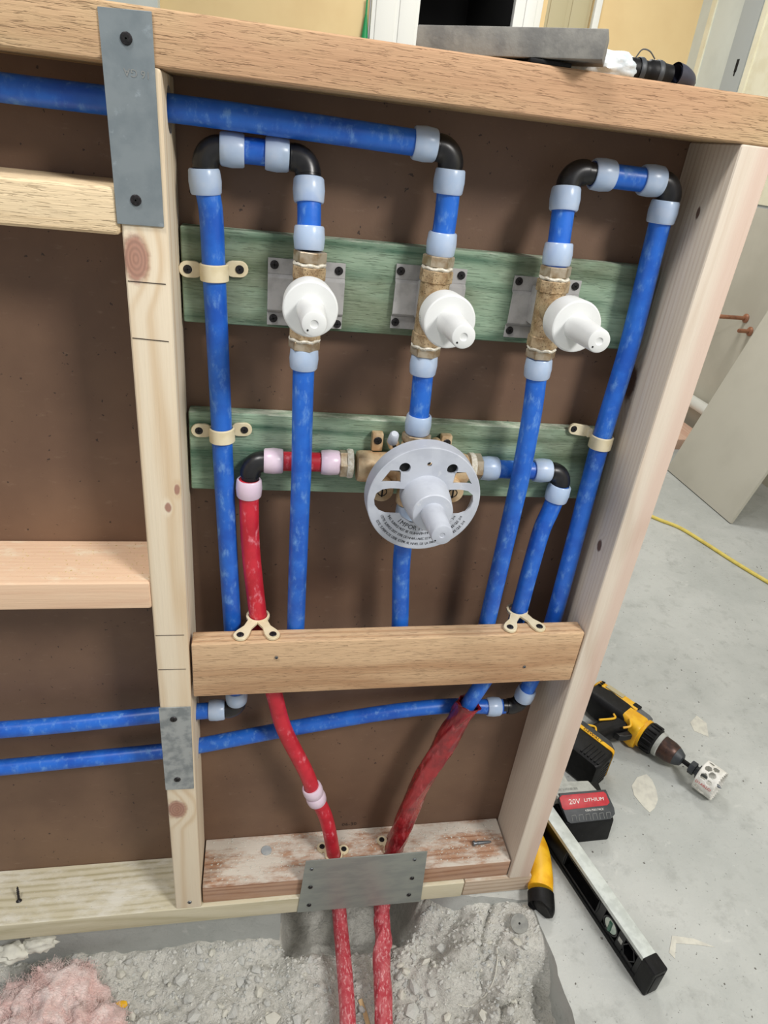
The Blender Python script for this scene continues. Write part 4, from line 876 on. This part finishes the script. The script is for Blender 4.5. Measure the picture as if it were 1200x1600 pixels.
# ------------------------------------------------------------------ yellow tool grip
hp = [(.600, -.032, .0185), (.607, -.012, .019), (.618, .015, .02), (.629, .06, .021), (.626, .11, .021), (.62, .15, .02)]
hg = thing('hand_tool', 'yellow hand tool grip with a black end beside the sill corner', 'hand tool', (.62, .03, 0))
MB().tube(catmull(hp[1:], 8), lambda s: .0195 - .004 * s, 24, sq=(1.12, .94)).build('grip', M['yellow'], hg)
MB().tube(catmull([(.5965, -.0425, .0175), (.598, -.041, .0178), (.600, -.035, .0185), (.6025, -.027, .0188), (.605, -.019, .019)], 5), lambda s: .0202 * min(1, .62 + s * 2.5), 24, sq=(1.12, .96)).build('end_cap', M['blackrub'], hg)
MB().lathe([(.0013, 0), (.0013, .0006)], (.6095, -.0105, .0362), (-.1, -.25, 1), 8).build('lanyard_hole', M['dark'], hg)

# ------------------------------------------------------------------ debris, rubble, insulation
def ground(x, y): return gz(x, y)
t = thing('drywall_screw', 'dark drywall screw standing on its head on the left sill', 'screw', (-.2365, .038, .04))
MB().lathe([(.0044, 0), (.004, .001), (.0018, .0028), (.0017, .012), (.0022, .0125), (.0016, .014), (.0022, .0155), (.0015, .017), (.0021, .0185), (.0013, .02), (.0017, .022), (0, .026)], (-.2365, .036, .0402), (-.06, .35, 1), 12).build('body', M['screw'], t)
t = thing('anchor_bolt', 'small zinc bolt lying in the dust on the sill timber', 'bolt', (.505, .041, .0795))
MB().lathe([(.0042, 0), (.0046, .001), (.0046, .003), (.0026, .004), (.0026, .008), (.0033, .009), (.0024, .03), (.001, .034)], (.4885, .0405, .084), (1, .06, -.06), 14).build('shank', M['zinc'], t)
mb = MB(); mb.lathe([(0.008, 0), (.0085, .0004), (.0085, .0014), (.008, .0018)], (.139, .0605, .0796), (0, 0, 1), 28); tag(mb.build('knockout_disc', mat('grey_slug', (150, 156, 160), .6, c2=(168, 172, 172), sc1=80)), 'round grey knockout disc lying on the dusty sill timber', 'disc')
zc = ground(.559, -.053) + .008
t = thing('metal_disc', 'round grey metal disc with a centre hole stuck in the rubble', 'disc', (.559, -.053, zc))
MB().lathe([(.0018, 0), (.0145, 0), (.0150, .0004), (.0150, .0012), (.0145, .0016), (.0018, .0016), (.0018, 0)], (.5585, -.053, zc), (-.15, -.55, .85), 36).build('washer', mat('disc_metal', (138, 138, 132), .6, .2, c2=(122, 122, 118), sc1=90), t)
MB().lathe([(.0022, 0), (.0022, .0012)], (.5585, -.053, zc + .0004), (-.15, -.55, .85), 10).build('centre_hole', M['dark'], t)
def on(x, y, dz=0): return V((x, y, ground(x, y) + dz))
mb = MB(); mb.tube([on(.291, -.095, .004), on(.297, -.115, .005), on(.304, -.15, .004)], .0028, 6, sq=(1.3, .5)); tag(mb.build('wood_sliver', wood('sliver', (206, 178, 134), (170, 130, 90), 1)), 'thin wood sliver in the trench between the two red pipes', 'sliver')
mb = MB(); mb.tube(catmull([on(.5185, -.072, .002), on(.517, -.085, .003), on(.507, -.108, .003), on(.49, -.122, .003), on(.468, -.126, .002), on(.448, -.121, .002)], 6), .0011, 6); tag(mb.build('wire_offcut', M['pale']), 'thin pale curved wire offcut lying on the rubble', 'wire')
mb = MB(); mb.add(*blob(on(-.083, -.058, .012), (.011, .0055, .0045), 2, .25, 2, 5.5)); tag(mb.build('yellow_chip', M['yellow'], angle=20), 'small bright yellow plastic chip beside the pink insulation', 'chip')

# rubble: shared faceted meshes
def rockmesh(i):
    bm = bmesh.new(); bmesh.ops.create_icosphere(bm, subdivisions=1, radius=1)
    rr = random.Random(100 + i); sq = V((1, rr.uniform(.6, .9), rr.uniform(.4, .65)))
    for v in bm.verts: v.co = V((v.co.x * sq.x, v.co.y * sq.y, v.co.z * sq.z)) * rr.uniform(.72, 1.12)
    bmesh.ops.convex_hull(bm, input=bm.verts); me = bpy.data.meshes.new('rubble_stone'); bm.to_mesh(me); bm.free()
    return me
rmats = [M['rock'], M['dirt'], M['pale']]
RM = []
for i in range(9):
    me = rockmesh(i); me.materials.append(rmats[0 if i < 6 else 2]); RM.append(me)
rr = random.Random(5); cnt = 0; placed = []
def intrench(x, y): return (y < .012 and x < .585) and not (.24 < x < .285 and y > -.3) and not (.3 < x < .36)
big = [(.005, -.025, .017), (.02, -.055, .014), (-.065, -.045, .011), (.06, -.06, .012), (.10, -.04, .010), (.03, -.085, .014), (.09, -.085, .012), (.13, -.06, .010), (.15, -.10, .015), (.07, -.115, .011), (-.03, -.1, .009), (.19, -.11, .011), (.385, -.085, .014), (.375, -.115, .016), (.4, -.13, .013), (.41, -.1, .009), (.375, -.06, .009), (.48, -.15, .012), (.55, -.075, .011), (.56, -.085, .008), (.44, -.04, .013)]
while len(big) < 330:
    x = rr.uniform(-.3, .58); y = rr.uniform(-.21, .008)
    if x > .4 and rr.random() < .6: continue
    if intrench(x, y): big.append((x, y, .0032 + .0075 * rr.random() ** 2))
for (x, y, s) in big:
    if -.27 < x < -.05 and y < -.02 and s < .012 and rr.random() < .7: continue
    if any((x - a) ** 2 + (y - b) ** 2 < ((s + c) * .62) ** 2 for a, b, c in placed): continue
    placed.append((x, y, s))
    o = bpy.data.objects.new('rubble_stone', RM[cnt % 9]); COL.objects.link(o); cnt += 1
    o.location = on(x, y, s * .22); o.scale = (s, s, s); o.rotation_euler = (rr.uniform(-.5, .5), rr.uniform(-.5, .5), rr.uniform(0, 6.3))
    wh = 'left of the two red pipes' if x < .25 else ('just right of the two red pipes' if x < .43 else 'on the slope near the round disc')
    sz_ = 'larger pale concrete lump' if s > .0105 else ('small concrete crumb' if s > .0055 else 'tiny concrete crumb')
    tag(o, f'{sz_} in the trench rubble, {wh}', 'stone', f'{sz_}s {wh}')
def specks(name, label, n, place, s0, s1, m, flat=.4, seed=1, cat='debris'):
    r2 = random.Random(seed); mb = MB()
    for _ in range(n):
        p = place(r2)
        if p is None: continue
        s = s0 + (s1 - s0) * r2.random() ** 3; a = r2.uniform(0, 6.3); c, d = math.cos(a), math.sin(a); e = r2.uniform(.4, 1)
        q = [(1, 0, 0), (0, e, 0), (-r2.uniform(.6, 1), 0, 0), (0, -e, 0), (.1, .1, flat * 1.3)]
        mb.add([p + V(((x * c - y * d) * s, (x * d + y * c) * s, z * s - .0003)) for x, y, z in q], [(0, 1, 4), (1, 2, 4), (2, 3, 4), (3, 0, 4)])
    o = mb.build(name, m, angle=0); return tag(o, label, cat, kind='stuff')
def pl_dirt(r):
    x = r.uniform(-.34, .59); y = r.uniform(-.25, .018)
    return V((x, y, ground(x, y) + .0004))
specks('gravel', 'fine grey concrete grit covering the trench floor', 9000, pl_dirt, .0008, .0058, M['rock'], .7, 3, 'grit')
specks('white_grit', 'scattered pale plaster flakes in the trench', 700, pl_dirt, .0008, .0045, M['pale'], .5, 4, 'grit')
def pl_floor(r):
    x = .61 + 1.2 * r.random() ** 1.4; y = r.uniform(-.3, 1.2); return V((x, y, .0004))
specks('floor_grit', 'tiny dark grit specks on the concrete floor', 900, pl_floor, .0008, .003, mat('dark_grit', (112, 110, 104), .9), .5, 8, 'grit')
def pl_sill(r):
    x = r.uniform(.05, .54); y = .012 + .074 * r.random(); return V((x, y, .0797))
specks('sill_dust', 'plaster crumbs and sawdust on the sill timber', 1600, pl_sill, .0005, .0026, M['pale'], .5, 9, 'dust')
def pl_nog(r):
    x = -.2 + .198 * r.random() ** .6; y = .008 + .075 * r.random(); return V((x, y, .6637))
specks('sawdust', 'sawdust sprinkled on the lower nogging', 420, pl_nog, .0005, .0018, M['chip'], .5, 10, 'sawdust')
def pl_sl(r): return V((r.uniform(-.28, -.005), r.uniform(.004, .085), .0402))
specks('sill_crumbs', 'white crumbs on the left sill plate', 150, pl_sl, .0004, .0016, M['pale'], .5, 12, 'dust')
# dried plaster spills on the slab
for lab, pts in (('pale teardrop plaster spill on the floor below the drill', [(.94, .221), (.915, .215), (.892, .195), (.886, .172), (.892, .145), (.8985, .131), (.915, .14), (.932, .158), (.941, .18), (.945, .205)]),
                 ('pale triangular plaster spill on the floor beyond the hole saw', [(1.145, .31), (1.165, .35), (1.155, .375), (1.125, .355), (1.12, .33)]),
                 ('thin pale plaster streak on the floor near the level', [(.80, -.135), (.815, -.112), (.85, -.118), (.88, -.125), (.85, -.108), (.815, -.1), (.795, -.125)])):
    mb = MB(); mb.prism(pts, (0, 0, 0), (1, 0, 0), (0, 1, 0), -.001, .0008); tag(mb.build('plaster_spill', M['pale'], angle=30), lab, 'plaster spill')
# pink insulation wad
iw = thing('insulation_wad', 'torn wad of pink fibreglass insulation in the trench corner', 'insulation', (-.165, -.1, -.1))
mb = MB(); fv = []
for c, rad, sd in (((-.170, -.062, -.088), (.064, .055, .042), 1.3), ((-.125, -.105, -.085), (.055, .05, .034), 4.2), ((-.205, -.1, -.09), (.05, .055, .036), 7.7), ((-.19, -.033, -.074), (.028, .024, .03), 9.1), ((-.235, -.05, -.09), (.03, .03, .022), 2.7), ((-.15, -.03, -.07), (.022, .018, .02), 12.1)):
    v_s, f_s = blob(c, rad, 5, .36, 1.3, sd, -.13, False, 2, .55); mb.add(v_s, f_s); fv += v_s
mb.build('wool', M['pink'], iw, angle=80)
r3 = random.Random(21); mb = MB()
for p in r3.sample(fv, 9500):
    if p.z < -.1: continue
    q = p.copy(); d = V((r3.gauss(0, 1), r3.gauss(0, 1), r3.gauss(.3, .6))).normalized(); w2 = d.cross(V((.3, .2, 1))).normalized() * .00024; prev = None
    L = r3.uniform(.006, .02)
    for k in range(4):
        a = mb.v.__len__(); mb.v += [q - w2, q + w2]
        if prev is not None: mb.f.append([prev, prev + 1, a + 1, a]); mb.m.append(0)
        prev = a; q = q + d * (L / 3); d = (d + V((r3.gauss(0, .5), r3.gauss(0, .5), r3.gauss(0, .5)))).normalized()
fz = mb.build('fibres', M['pink'], iw, angle=0, rec=False); fz['kind'] = 'stuff'
mb = MB(); mb.add(*blob((-.245, -.004, -.028), (.026, .014, .013), 3, .5, 2, 3.3)); mb.add(*blob((-.205, .002, -.02), (.022, .012, .012), 3, .5, 2, 6.3)); tag(mb.build('insulation_scrap', M['pale'], angle=60), 'whitish scrap of insulation caught under the left sill', 'insulation')

screwhead(stud_l, (.0215, -.0002, .0565), (0, -1, 0), .0032, M['zinc'], 'nail_head', .003)

for x, z in ((.4743, .5204), (.1426, .5501)): screwhead(cross, (x, -.0002 + .002 * (x > .3), z), (0, -1, 0), .0022, M['zinc'], 'nail_head', .003)
